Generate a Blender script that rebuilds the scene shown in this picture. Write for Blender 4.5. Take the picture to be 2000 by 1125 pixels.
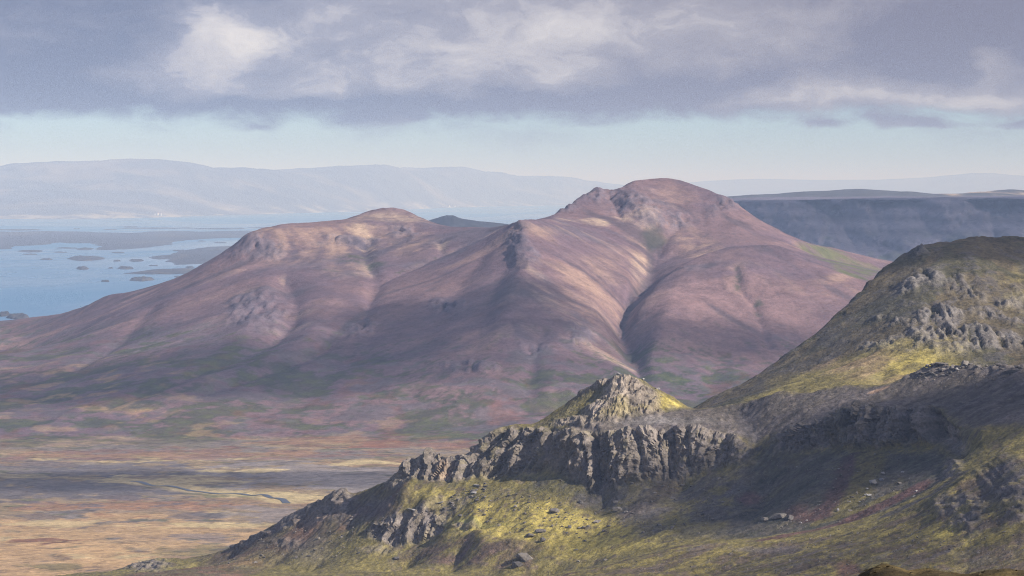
import bpy, math, random
import numpy as np
from mathutils import Vector

# ------------------------------------------------------------------ scene reset
for o in list(bpy.data.objects):
    bpy.data.objects.remove(o)
scene = bpy.context.scene
COL = scene.collection
R = math.radians

# ------------------------------------------------------------------ camera
CAMZ = 480.0
F = 5833.33                      # focal length in photo pixels (2000 px wide)
CU, CV, V0 = 1000.0, 562.5, 365.0
PITCH = math.atan((CV - V0) / F)
cam_data = bpy.data.cameras.new('camera')
cam = bpy.data.objects.new('camera', cam_data)
COL.objects.link(cam)
cam.location = (0, 0, CAMZ)
cam.rotation_euler = (math.pi / 2 - PITCH, 0, 0)
cam_data.sensor_width = 36.0
cam_data.lens = 36.0 * F / 2000.0
cam_data.clip_start = 0.5
cam_data.clip_end = 600000.0
scene.camera = cam

# ------------------------------------------------------------------ light
SUN_EL = R(33.0)
SUN_AZ = R(117.0)                # clockwise from the view direction (+Y): to the right, a little behind
SUNV = Vector((math.sin(SUN_AZ) * math.cos(SUN_EL), math.cos(SUN_AZ) * math.cos(SUN_EL), math.sin(SUN_EL)))
sun_data = bpy.data.lights.new('sun', 'SUN')
sun_data.energy = 5.0
sun_data.angle = R(0.53)
sun_data.color = (1.0, 0.965, 0.935)
sun = bpy.data.objects.new('sun', sun_data)
COL.objects.link(sun)
sun.rotation_euler = (-SUNV).to_track_quat('-Z', 'Y').to_euler()
sun.location = (3000, -2000, 3000)

scene.view_settings.view_transform = 'Standard'
scene.view_settings.look = 'None'
scene.view_settings.gamma = 1.0
scene.view_settings.exposure = 0.4
scene.cycles.volume_bounces = 0
scene.cycles.use_adaptive_sampling = False
scene.cycles.use_denoising = True
scene.cycles.denoising_prefilter = 'NONE'
scene.cycles.filter_width = 1.1
scene.cycles.max_bounces = 6
scene.cycles.transparent_max_bounces = 32


class NT:
    """small helper to write node graphs"""
    def __init__(self, tree):
        self.t = tree
        self.n = tree.nodes
        self.l = tree.links

    def put(self, sock, val):
        if isinstance(val, bpy.types.NodeSocket):
            self.l.new(val, sock)
        elif isinstance(val, (tuple, list)) and len(val) == 3 and sock.type == 'RGBA':
            sock.default_value = (*val, 1)
        else:
            sock.default_value = val

    def m(self, op, a, b=0.0, c=None):
        n = self.n.new('ShaderNodeMath')
        n.operation = op
        self.put(n.inputs[0], a)
        self.put(n.inputs[1], b)
        if c is not None:
            self.put(n.inputs[2], c)
        return n.outputs[0]

    def add(self, a, b): return self.m('ADD', a, b)
    def sub(self, a, b): return self.m('SUBTRACT', a, b)
    def mul(self, a, b): return self.m('MULTIPLY', a, b)

    def ramp(self, v, a, b, lo=0.0, hi=1.0, smooth=True):
        n = self.n.new('ShaderNodeMapRange')
        n.interpolation_type = 'SMOOTHSTEP' if smooth else 'LINEAR'
        self.put(n.inputs[0], v)
        self.put(n.inputs[1], a); self.put(n.inputs[2], b)
        self.put(n.inputs[3], lo); self.put(n.inputs[4], hi)
        return n.outputs[0]

    def mix(self, f, a, b, mode='MIX'):
        n = self.n.new('ShaderNodeMix')
        n.data_type = 'RGBA'
        n.blend_type = mode
        n.clamp_factor = True
        self.put(n.inputs[0], f); self.put(n.inputs[6], a); self.put(n.inputs[7], b)
        return n.outputs[2]

    def xyz(self, x, y, z):
        n = self.n.new('ShaderNodeCombineXYZ')
        self.put(n.inputs[0], x); self.put(n.inputs[1], y); self.put(n.inputs[2], z)
        return n.outputs[0]

    def sep(self, v):
        n = self.n.new('ShaderNodeSeparateXYZ')
        self.put(n.inputs[0], v)
        return n.outputs

    def vscale(self, v, s):
        n = self.n.new('ShaderNodeVectorMath')
        n.operation = 'MULTIPLY'
        self.put(n.inputs[0], v); self.put(n.inputs[1], s)
        return n.outputs[0]

    def noise(self, v, scale, detail=5.0, rough=0.55, dist=0.0, lac=2.0):
        n = self.n.new('ShaderNodeTexNoise')
        self.put(n.inputs['Vector'], v)
        n.inputs['Scale'].default_value = scale
        n.inputs['Detail'].default_value = detail
        n.inputs['Roughness'].default_value = rough
        n.inputs['Lacunarity'].default_value = lac
        n.inputs['Distortion'].default_value = dist
        return n.outputs[0]


# ------------------------------------------------------------------ world: sky with a broken cloud deck
def build_world():
    w = bpy.data.worlds.new('World')
    scene.world = w
    w.use_nodes = True
    t = NT(w.node_tree)
    t.n.clear()
    out = t.n.new('ShaderNodeOutputWorld')
    bg = t.n.new('ShaderNodeBackground')
    t.l.new(bg.outputs[0], out.inputs[0])
    sky = t.n.new('ShaderNodeTexSky')
    sky.sky_type = 'NISHITA'
    sky.sun_disc = False
    sky.sun_elevation = SUN_EL
    sky.sun_rotation = SUN_AZ
    sky.altitude = 480
    sky.air_density = 1.0
    sky.dust_density = 0.3
    sky.ozone_density = 2.0
    bg.inputs[1].default_value = 0.1
    tc = t.n.new('ShaderNodeTexCoord')
    d = t.sep(tc.outputs['Generated'])
    A = t.mul(t.m('ARCTAN2', d[0], d[1]), 5.833)          # bearing, in thousand-pixel units of the photo
    E = t.mul(t.m('ARCSINE', d[2]), 5.833)                # height above the level line
    # blue of the open sky: clear polar air
    clear = t.mix(1.0, sky.outputs[0], (.52, .70, 1.06), 'MULTIPLY')
    # warped cloud coordinates: long and flat near the horizon
    base = t.xyz(A, t.mul(E, 2.1), 0.0)
    w1 = t.noise(t.vscale(base, (1.6, 1.9, 1)), 1.0, 3, .5)
    n_w = t.n.new('ShaderNodeTexNoise'); n_w.inputs['Scale'].default_value = 5.0; n_w.inputs['Detail'].default_value = 4
    t.l.new(base, n_w.inputs['Vector'])
    off = t.n.new('ShaderNodeVectorMath'); off.operation = 'SUBTRACT'
    t.l.new(n_w.outputs[1], off.inputs[0]); off.inputs[1].default_value = (.5, .5, .5)
    wv = t.vscale(off.outputs[0], (.22, .10, 0))
    dd = t.sep(wv)
    Aw, Ew = t.add(A, dd[0]), t.add(E, dd[1])
    big = t.noise(t.xyz(A, t.mul(E, 1.6), 3.3), 1.1, 4, .5)
    mid = t.noise(t.xyz(t.mul(Aw, .8), t.mul(Ew, 2.0), 1.7), 5.5, 8, .62)
    fin = t.noise(t.xyz(t.mul(Aw, .9), t.mul(Ew, 1.7), 7.7), 15.0, 7, .62)
    puff = t.mul(t.sub(t.add(t.mul(mid, .5), t.mul(fin, .5)), .5), 2.5)

    def g(u, v, ru, rv, p=1.0, x=Aw, y=Ew):
        a = t.mul(t.sub(x, (u - 1000) / 1000), 1000.0 / ru)
        b = t.mul(t.sub(y, (V0 - v) / 1000), 1000.0 / rv)
        r2 = t.add(t.mul(a, a), t.mul(b, b))
        return t.mul(t.m('POWER', 2.718, t.mul(r2, -1.0)), p)

    def total(items):
        s = None
        for i in items:
            k = g(*i)
            s = k if s is None else t.add(s, k)
        return s
    # lit parts of the deck
    lit = total([(420, 105, 110, 74, .40), (395, 60, 45, 40, .22), (480, 90, 50, 40, .16), (300, 150, 120, 34, .28), (250, 145, 60, 26, .12), (520, 175, 160, 30, .2),
                 (640, 165, 60, 30, .30), (740, 130, 230, 60, .30), (950, 60, 420, 95, .36), (1250, 40, 420, 70, .30), (1050, 150, 200, 34, .22),
                 (620, 20, 160, 40, .22), (1560, 20, 200, 30, .2), (1930, 125, 60, 34, .36), (1890, 150, 40, 34, .2), (1550, 100, 130, 46, .12), (1750, 190, 320, 24, .42), (1560, 205, 150, 20, .2), (1900, 195, 180, 24, .22), (1480, 130, 90, 40, .10)])
    over = t.ramp(E, .37, .75)                                            # above the picture the deck simply goes on
    lit = t.add(t.mul(lit, t.sub(1.0, over)), t.mul(t.ramp(big, .4, .7, .05, .75), over))
    lit = t.add(lit, t.mul(puff, t.add(.36, t.mul(lit, .45))))
    cum = t.ramp(t.add(total([(415, 100, 105, 74, 1.0), (395, 55, 45, 40, .45), (480, 85, 55, 44, .4), (330, 140, 90, 34, .4)]), t.mul(puff, 1.0)), .25, 1.05)
    cum = t.mul(cum, t.ramp(Ew, .17, .32, .1, 1.2))
    rag = t.ramp(t.add(total([(760, 135, 230, 66, .65), (960, 60, 300, 90, .6), (1250, 55, 280, 70, .55), (640, 170, 80, 30, .6), (1925, 130, 70, 36, .7), (1740, 192, 320, 22, .8)]), t.mul(puff, 1.3)), .2, 1.15)
    lit = t.add(lit, t.mul(t.sub(1.0, over), t.add(t.mul(cum, .30), t.mul(rag, .07))))
    lit = t.sub(lit, .10)
    shade = total([(60, 190, 220, 70, .30), (700, 215, 500, 22, .35), (1000, 200, 250, 24, .2), (1850, 70, 260, 70, .25), (1250, 190, 160, 40, .22), (1400, 160, 160, 40, .15), (150, 225, 250, 16, .25)])
    lit = t.sub(lit, t.mul(shade, t.sub(1.0, over)))
    f = t.ramp(lit, -.12, .95, 0, 1, smooth=False)
    warm = t.ramp(A, -.7, .5)
    dark = t.mix(warm, (1.25, 1.45, 2.3), (1.55, 1.5, 2.1))
    mids = t.mix(warm, (2.85, 2.95, 3.8), (3.2, 3.05, 3.5))
    brt = (6.0, 5.75, 5.85)
    ccol = t.mix(t.ramp(f, 0, .5, smooth=False), dark, mids)
    ccol = t.mix(t.ramp(f, .42, 1.0, smooth=False), ccol, brt)
    # lower edge of the deck, lower on the left, higher on the right, with hanging scud
    scud = total([(490, 258, 60, 20, .030), (690, 245, 70, 20, .022), (760, 228, 60, 18, .025), (1200, 240, 130, 14, .015), (1600, 248, 60, 14, .035), (1780, 248, 70, 12, .045), (1960, 246, 60, 14, .04)])
    edge = t.add(E, t.add(scud, t.mul(puff, .045)))
    edge = t.add(edge, t.mul(t.ramp(A, .15, .55), -.004))
    cover = t.ramp(edge, .116, .156)
    thin = t.mul(t.ramp(edge, .045, .13), t.ramp(mid, .42, .75, 0, .55))      # thin veil under it
    holes = t.mul(t.ramp(E, .6, 1.6), t.ramp(big, .5, .62, 0, 1))              # gaps overhead, outside the picture
    cover = t.mul(t.m('MAXIMUM', cover, thin), t.sub(1.0, holes))
    back = t.mul(t.ramp(E, 4.5, 7.5), .55)
    cover = t.mul(cover, t.sub(1.0, back))
    final = t.mix(cover, clear, ccol)
    t.l.new(final, bg.inputs[0])
    w.cycles.sampling_method = 'MANUAL'
    w.cycles.sample_map_resolution = 1024

build_world()

# ------------------------------------------------------------------ numpy noise
RNG = np.random.default_rng(7)
PERM = RNG.permutation(256).astype(np.int64)
PERM = np.concatenate([PERM, PERM, PERM])
ANG = RNG.uniform(0, 2 * np.pi, 256)
GX, GY = np.cos(ANG), np.sin(ANG)
G3 = RNG.normal(size=(256, 3)); G3 /= np.linalg.norm(G3, axis=1)[:, None]


def perlin2(x, y):
    xi = np.floor(x).astype(np.int64); yi = np.floor(y).astype(np.int64)
    xf = x - xi; yf = y - yi
    xi &= 255; yi &= 255
    u = xf * xf * xf * (xf * (xf * 6 - 15) + 10); v = yf * yf * yf * (yf * (yf * 6 - 15) + 10)
    def g(ix, iy, dx, dy):
        h = PERM[PERM[ix] + iy]
        return GX[h] * dx + GY[h] * dy
    a = g(xi, yi, xf, yf); b = g(xi + 1, yi, xf - 1, yf)
    c = g(xi, yi + 1, xf, yf - 1); d = g(xi + 1, yi + 1, xf - 1, yf - 1)
    return (a + u * (b - a)) * (1 - v) + (c + u * (d - c)) * v


def perlin3(x, y, z):
    xi = np.floor(x).astype(np.int64); yi = np.floor(y).astype(np.int64); zi = np.floor(z).astype(np.int64)
    xf = x - xi; yf = y - yi; zf = z - zi
    xi &= 255; yi &= 255; zi &= 255
    u = xf * xf * (3 - 2 * xf); v = yf * yf * (3 - 2 * yf); w = zf * zf * (3 - 2 * zf)
    def g(a, b, c, dx, dy, dz):
        h = PERM[PERM[PERM[a] + b] + c]
        q = G3[h]
        return q[..., 0] * dx + q[..., 1] * dy + q[..., 2] * dz
    r = 0
    for dz_, wz in ((0, 1 - w), (1, w)):
        for dy_, wy in ((0, 1 - v), (1, v)):
            for dx_, wx in ((0, 1 - u), (1, u)):
                r = r + wx * wy * wz * g(xi + dx_, yi + dy_, zi + dz_, xf - dx_, yf - dy_, zf - dz_)
    return r * 1.5


def fbm2(x, y, wl, octv=5, gain=0.5, seed=0):
    r = 0; a = 1.0; s = 1.0 / wl
    for k in range(octv):
        r = r + a * perlin2(x * s + 17.3 * k + seed * 3.7, y * s - 9.1 * k + seed * 5.3)
        a *= gain; s *= 2.03
    return r * 1.4


def ridged2(x, y, wl, octv=4, gain=0.5, seed=0):
    r = 0; a = 1.0; s = 1.0 / wl; tot = 0
    for k in range(octv):
        r = r + a * (1 - 2 * np.abs(perlin2(x * s + 13.7 * k + seed * 2.9, y * s + 5.1 * k + seed * 7.7)) * 1.6)
        tot += a; a *= gain; s *= 2.07
    return r / tot


def fbm3(x, y, z, octv=3, gain=0.5, seed=0):
    r = 0; a = 1.0; s = 1.0
    for k in range(octv):
        r = r + a * perlin3(x * s + 11.3 * k + seed, y * s + 7.7 * k, z * s - 3.1 * k)
        a *= gain; s *= 2.0
    return r


def blocks(a, b, wa, wb, off, tilt, seed=0):
    """angular rock: a patchwork of tilted facets with steps between them (a, b: coordinates along and up the face)"""
    sh = a.shape
    a = a.ravel() / wa; b = b.ravel() / wb
    ia = np.floor(a).astype(np.int64); ib = np.floor(b).astype(np.int64)
    best = np.full(len(a), 1e9); ho = np.zeros(len(a), np.int64); da = np.zeros(len(a)); db = np.zeros(len(a))
    for i in (-1, 0, 1):
        for j in (-1, 0, 1):
            ca, cb = ia + i, ib + j
            h = PERM[PERM[(ca + seed * 31) & 255] + (cb & 255)]
            h2 = PERM[h + 37]
            xa = a - (ca + .5 + (h / 255 - .5) * .9); xb = b - (cb + .5 + (h2 / 255 - .5) * .9)
            d = np.abs(xa) + np.abs(xb) * .8 + .35 * np.hypot(xa, xb)
            m = d < best
            best = np.where(m, d, best); ho = np.where(m, h, ho); da = np.where(m, xa, da); db = np.where(m, xb, db)
    r1 = PERM[ho + 11] / 255 - .5; r2 = PERM[ho + 91] / 255 - .5; r3 = PERM[ho + 151] / 255 - .5
    return (off * 2 * r1 + tilt * 2 * (r2 * da + r3 * db)).reshape(sh)


def sstep(a, b, x):
    t = np.clip((x - a) / (b - a), 0, 1)
    return t * t * (3 - 2 * t)


# ------------------------------------------------------------------ pixel + distance -> world point
CP, SP = math.cos(PITCH), math.sin(PITCH)


def ray(u, v):
    a = (u - CU) / F; b = (CV - v) / F
    return np.array((a, CP + b * SP, -SP + b * CP))


def P(u, v, d):
    r = ray(u, v)
    return np.array((r[0] * d / r[1], d, CAMZ + r[2] * d / r[1]))


def K(pts):
    """list of (u, v, km) -> world polyline"""
    return [P(u, v, d * 1000.0) for u, v, d in pts]


class Terrain:
    """height field through feature lines (ridges, gullies, cliff edges): relaxed between them"""
    def __init__(self, x0, x1, y0, y1, cell):
        self.x0, self.y0, self.cell = x0, y0, cell
        self.nx = int(round((x1 - x0) / cell)) + 1
        self.ny = int(round((y1 - y0) / cell)) + 1
        self.x1 = x0 + (self.nx - 1) * cell; self.y1 = y0 + (self.ny - 1) * cell
        self.lines = []

    def line(self, pts, w=1.0):
        self.lines.append(np.array(pts, float))

    def solve(self, iters=60, blur=2):
        pts = []
        for ln in self.lines:
            if len(ln) == 1:
                pts.append(ln); continue
            for a, b in zip(ln[:-1], ln[1:]):
                n = max(2, int(np.hypot(*(b - a)[:2]) / (self.cell * 0.5)) + 1)
                tt = np.linspace(0, 1, n)[:, None]
                pts.append(a + (b - a) * tt)
        pts = np.concatenate(pts)
        Z = None
        lev = 0
        while min(self.nx, self.ny) / 2 ** (lev + 1) > 10:
            lev += 1
        for L in range(lev, -1, -1):
            c = self.cell * 2 ** L
            nx = int(math.ceil((self.nx - 1) / 2 ** L)) + 1; ny = int(math.ceil((self.ny - 1) / 2 ** L)) + 1
            ix = np.round((pts[:, 0] - self.x0) / c).astype(int); iy = np.round((pts[:, 1] - self.y0) / c).astype(int)
            ok = (ix >= 0) & (ix < nx) & (iy >= 0) & (iy < ny)
            idx = iy[ok] * nx + ix[ok]
            cnt = np.bincount(idx, minlength=nx * ny)
            sm = np.bincount(idx, weights=pts[ok, 2], minlength=nx * ny)
            fix = (cnt > 0).reshape(ny, nx)
            val = np.where(cnt > 0, sm / np.maximum(cnt, 1), 0).reshape(ny, nx)
            if Z is None:
                Z = np.full((ny, nx), val[fix].mean())
                it = 400
            else:
                # bilinear upsample
                yy = np.minimum(np.arange(ny) / 2.0, Z.shape[0] - 1.001); xx = np.minimum(np.arange(nx) / 2.0, Z.shape[1] - 1.001)
                y_i = yy.astype(int); x_i = xx.astype(int)
                fy = (yy - y_i)[:, None]; fx = (xx - x_i)[None, :]
                Z = (Z[y_i][:, x_i] * (1 - fy) * (1 - fx) + Z[y_i][:, x_i + 1] * (1 - fy) * fx
                     + Z[y_i + 1][:, x_i] * fy * (1 - fx) + Z[y_i + 1][:, x_i + 1] * fy * fx)
                it = iters
            for k in range(it):
                Z[fix] = val[fix]
                Q = np.pad(Z, 1, mode='edge')
                Z = 0.25 * (Q[:-2, 1:-1] + Q[2:, 1:-1] + Q[1:-1, :-2] + Q[1:-1, 2:])
            Z[fix] = val[fix]
        Z = Z[:self.ny, :self.nx]
        self.Z = self.blur(Z, blur)
        return self

    @staticmethod
    def blur(Z, n):
        for k in range(n):
            Q = np.pad(Z, 1, mode='edge')
            Z = 0.25 * Q[1:-1, 1:-1] + 0.125 * (Q[:-2, 1:-1] + Q[2:, 1:-1] + Q[1:-1, :-2] + Q[1:-1, 2:]) \
                + 0.0625 * (Q[:-2, :-2] + Q[2:, :-2] + Q[:-2, 2:] + Q[2:, 2:])
        return Z

    def grid(self):
        X, Y = np.meshgrid(self.x0 + np.arange(self.nx) * self.cell, self.y0 + np.arange(self.ny) * self.cell)
        return X, Y

    def samp(self, G, x, y):
        fx = np.clip((np.asarray(x) - self.x0) / self.cell, 0, self.nx - 1.001)
        fy = np.clip((np.asarray(y) - self.y0) / self.cell, 0, self.ny - 1.001)
        ix = fx.astype(int); iy = fy.astype(int)
        fx = fx - ix; fy = fy - iy
        return (G[iy, ix] * (1 - fx) * (1 - fy) + G[iy, ix + 1] * fx * (1 - fy)
                + G[iy + 1, ix] * (1 - fx) * fy + G[iy + 1, ix + 1] * fx * fy)

    def h(self, x, y):
        return self.samp(self.Z, x, y)

    def slope(self):
        gy, gx = np.gradient(self.Z, self.cell)
        return gx, gy

    def lic(self, noise, steps=20, smooth=3, stride=1.0):
        """smear noise along the fall line: scree streaks and rills"""
        gx, gy = np.gradient(self.blur(self.Z, smooth), self.cell)[::-1]
        n = np.hypot(gx, gy) + 1e-4
        gx = gx / n; gy = gy / n
        X, Y = np.meshgrid(np.arange(self.nx, dtype=float), np.arange(self.ny, dtype=float))
        tot = noise.copy()
        for sg in (1, -1):
            px, py = X.copy(), Y.copy()
            for k in range(steps):
                ix = np.clip(np.round(px), 0, self.nx - 1).astype(int); iy = np.clip(np.round(py), 0, self.ny - 1).astype(int)
                px += sg * stride * gx[iy, ix]; py += sg * stride * gy[iy, ix]
                ix = np.clip(np.round(px), 0, self.nx - 1).astype(int); iy = np.clip(np.round(py), 0, self.ny - 1).astype(int)
                tot += noise[iy, ix]
        tot /= math.sqrt(2 * steps + 1)
        return tot

    def cast(self, u, v, dmin=None, dmax=None):
        """where the sight line through a photo pixel meets this terrain"""
        r = ray(u, v)
        d = np.arange(dmin or max(self.y0, 10), dmax or self.y1, self.cell * 0.5)
        x = r[0] / r[1] * d; z = CAMZ + r[2] / r[1] * d
        ok = (x >= self.x0) & (x <= self.x1)
        hit = (self.h(x, d) >= z) & ok
        if not hit.any():
            # nearest approach
            k = np.argmin(np.where(ok, z - self.h(x, d), 1e9))
        else:
            k = np.argmax(hit)
        return np.array((x[k], d[k], self.h(x[k], d[k])))


# ------------------------------------------------------------------ colour painting in plan
class Paint:
    def __init__(self, T, x, y, base):
        self.T, self.x, self.y = T, x, y
        self.c = np.tile(np.array(base, float), (len(x), 1)) if np.ndim(base) == 1 else base
        self.wn = fbm2(x, y, 60 if T.cell > 3 else 22, 5, 0.6, 3)

    def mix(self, mask, col, k=1.0):
        m = np.clip(mask, 0, 1)[:, None] * k
        self.c = self.c * (1 - m) + np.array(col) * m

    def ell(self, u, v, ru, rv, soft=0.5, wob=0.35):
        T = self.T
        c = T.cast(u, v)
        e1 = (T.cast(u + ru, v) - T.cast(u - ru, v))[:2] / 2
        e2 = (T.cast(u, v - rv) - T.cast(u, v + rv))[:2] / 2
        M = np.array([e1, e2]).T
        if abs(np.linalg.det(M)) < 1e-3:
            M = np.diag([abs(e1[0]) + 1, 30.0])
        q = np.linalg.inv(M) @ np.stack([self.x - c[0], self.y - c[1]])
        rr = np.hypot(q[0], q[1]) + self.wn * wob
        return 1 - sstep(1 - soft, 1 + soft, rr)

    def stroke(self, pts, w, soft=0.5, wob=0.3):
        W = [self.T.cast(u, v)[:2] for u, v in pts]
        d = np.full(len(self.x), 1e9)
        for a, b in zip(W[:-1], W[1:]):
            ab = b - a; L = ab @ ab + 1e-9
            t = np.clip(((self.x - a[0]) * ab[0] + (self.y - a[1]) * ab[1]) / L, 0, 1)
            d = np.minimum(d, np.hypot(self.x - a[0] - t * ab[0], self.y - a[1] - t * ab[1]))
        return 1 - sstep(1 - soft, 1 + soft, d / w + self.wn * wob)

    def poly(self, pts, soft=8.0, wob=0.6):
        W = np.array([self.T.cast(u, v)[:2] for u, v in pts])
        x, y = self.x, self.y
        inside = np.zeros(len(x), bool); d = np.full(len(x), 1e9)
        for a, b in zip(W, np.roll(W, -1, axis=0)):
            ab = b - a; L = ab @ ab + 1e-9
            t = np.clip(((x - a[0]) * ab[0] + (y - a[1]) * ab[1]) / L, 0, 1)
            d = np.minimum(d, np.hypot(x - a[0] - t * ab[0], y - a[1] - t * ab[1]))
            cr = (a[1] > y) != (b[1] > y)
            with np.errstate(divide='ignore', invalid='ignore'):
                xi = a[0] + (y - a[1]) / (b[1] - a[1] + 1e-12) * (b[0] - a[0])
            inside ^= cr & (x < xi)
        sd = np.where(inside, d, -d) / soft + self.wn * wob
        return sstep(-1, 1, sd)


def lin(r, g, b):
    return tuple(((c / 255) / 12.92 if c / 255 <= 0.04045 else ((c / 255 + 0.055) / 1.055) ** 2.4) for c in (r, g, b))


# ------------------------------------------------------------------ meshes
def mesh_obj(name, verts, faces, mat, cols=None, parent=None, smooth=True):
    me = bpy.data.meshes.new(name)
    verts = np.asarray(verts, dtype=np.float32)
    faces = np.asarray(faces, dtype=np.int32)
    nv, nf, k = len(verts), len(faces), faces.shape[1]
    me.vertices.add(nv); me.vertices.foreach_set('co', verts.ravel())
    me.loops.add(nf * k); me.loops.foreach_set('vertex_index', faces.ravel())
    me.polygons.add(nf)
    me.polygons.foreach_set('loop_start', np.arange(0, nf * k, k, dtype=np.int32))
    me.polygons.foreach_set('use_smooth', np.full(nf, smooth, dtype=bool))
    me.update(calc_edges=True)
    if cols is not None:
        at = me.attributes.new('tint', 'FLOAT_COLOR', 'POINT')
        c4 = np.ones((nv, 4), np.float32); c4[:, :cols.shape[1]] = cols
        at.data.foreach_set('color', c4.ravel())
    me.materials.append(mat)
    o = bpy.data.objects.new(name, me)
    COL.objects.link(o)
    if parent is not None:
        o.parent = parent
    return o


def sub_mesh(name, V, Fc, keep, mat, cols, smooth=True):
    f = Fc[keep]
    used, inv = np.unique(f, return_inverse=True)
    return mesh_obj(name, V[used], inv.reshape(f.shape), mat, None if cols is None else cols[used], smooth=smooth)


def tag(o, label=None, cat=None, group=None, kind=None):
    if label: o['label'] = label
    if cat: o['category'] = cat
    if group: o['group'] = group
    if kind: o['kind'] = kind
    return o


def column_grid(T, nx, ny, xa=None, xb=None, ya=None, yb=None, zw=2.0, smooth=3):
    """vertex grid whose rows gather where the ground is steep"""
    xa = T.x0 if xa is None else xa; xb = T.x1 if xb is None else xb
    ya = T.y0 if ya is None else ya; yb = T.y1 if yb is None else yb
    xs = np.linspace(xa, xb, nx)
    ys = np.linspace(ya, yb, int((yb - ya) / T.cell * 1.5) + 1)
    Zs = Terrain.blur(T.Z, smooth)
    XX, YY = np.meshgrid(xs, ys)
    H = T.samp(Zs, XX, YY)
    dz = np.abs(np.diff(H, axis=0)); dy = np.diff(ys)[:, None]
    k = np.ones(9) / 9
    w = np.sqrt(dy ** 2 + (zw * dz) ** 2)
    # smooth the row density sideways so that rows stay even
    pad = np.pad(w, ((0, 0), (6, 6)), mode='edge')
    cs = np.cumsum(np.pad(pad, ((0, 0), (1, 0))), axis=1)
    w = (cs[:, 13:] - cs[:, :-13]) / 13
    s = np.concatenate([np.zeros((1, nx)), np.cumsum(w, axis=0)])
    s /= s[-1]
    Y = np.empty((ny, nx))
    tt = np.linspace(0, 1, ny)
    for i in range(nx):
        Y[:, i] = np.interp(tt, s[:, i], ys)
    X = np.tile(xs, (ny, 1))
    return X, Y


def quad_faces(ny, nx):
    i = np.arange(ny * nx).reshape(ny, nx)
    return np.stack([i[:-1, :-1], i[:-1, 1:], i[1:, 1:], i[1:, :-1]], axis=-1).reshape(-1, 4)


def grid_normals(X, Y, Z):
    Pm = np.stack([X, Y, Z], -1)
    du = np.gradient(Pm, axis=1); dv = np.gradient(Pm, axis=0)
    n = np.cross(du, dv)
    return n / (np.linalg.norm(n, axis=-1, keepdims=True) + 1e-9)


def tint_mat(name, fine=0.5, fscale=0.2, bump=0.5, bdist=1.0, rough=0.95, coarse=0.03, spots=0.6):
    """ground: the painted tint broken up by grain in several sizes, dark tufts and pale stones, with fine relief"""
    m = bpy.data.materials.new(name)
    m.use_nodes = True
    t = NT(m.node_tree)
    bs = t.n['Principled BSDF']
    at = t.n.new('ShaderNodeAttribute'); at.attribute_name = 'tint'
    geo = t.n.new('ShaderNodeNewGeometry')
    pos = geo.outputs['Position']
    n1 = t.noise(pos, fscale, 7, 0.72)
    n2 = t.noise(pos, coarse, 6, 0.62, 0.5)
    n3 = t.noise(pos, fscale * 0.55, 5, 0.62, 0.3)
    n4 = t.noise(pos, fscale * 0.9, 4, 0.6)
    g = t.add(t.mul(t.sub(n1, 0.5), fine * 2.6), t.mul(t.sub(n2, 0.5), fine * 1.8))
    g = t.add(1.0, g)
    g = t.mul(g, t.ramp(n3, 0.545, 0.60, 1.0, 1.0 - 0.5 * spots))
    g = t.mul(g, t.ramp(n4, 0.60, 0.65, 1.0, 1.0 + 0.5 * spots))
    g = t.m('MAXIMUM', g, 0.22)
    v = t.n.new('ShaderNodeVectorMath'); v.operation = 'SCALE'
    t.l.new(at.outputs[0], v.inputs[0]); t.l.new(g, v.inputs[3])
    t.l.new(v.outputs[0], bs.inputs['Base Color'])
    bs.inputs['Roughness'].default_value = rough
    bs.inputs['Specular IOR Level'].default_value = 0.15
    b = t.n.new('ShaderNodeBump')
    b.inputs['Strength'].default_value = bump
    b.inputs['Distance'].default_value = bdist
    t.l.new(t.add(t.add(n1, t.mul(n2, 2.0)), t.mul(n3, 1.2)), b.inputs['Height'])
    t.l.new(b.outputs[0], bs.inputs['Normal'])
    return m


def frustum_keep(V, Fc, extra=0.05, pad=150.0):
    c = V[Fc[:, 0]]
    return np.abs(c[:, 0]) < c[:, 1] * (1000.0 / F + extra) + pad

# ================================================================== main mountain and valley floor
RIVER = [(255, 941), (280, 944), (305, 949), (330, 951), (352, 955), (372, 959), (395, 960.5), (420, 963), (447, 965), (470, 967), (495, 966.5), (515, 968), (530, 971), (540, 974), (552, 978), (560, 984)]


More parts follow.
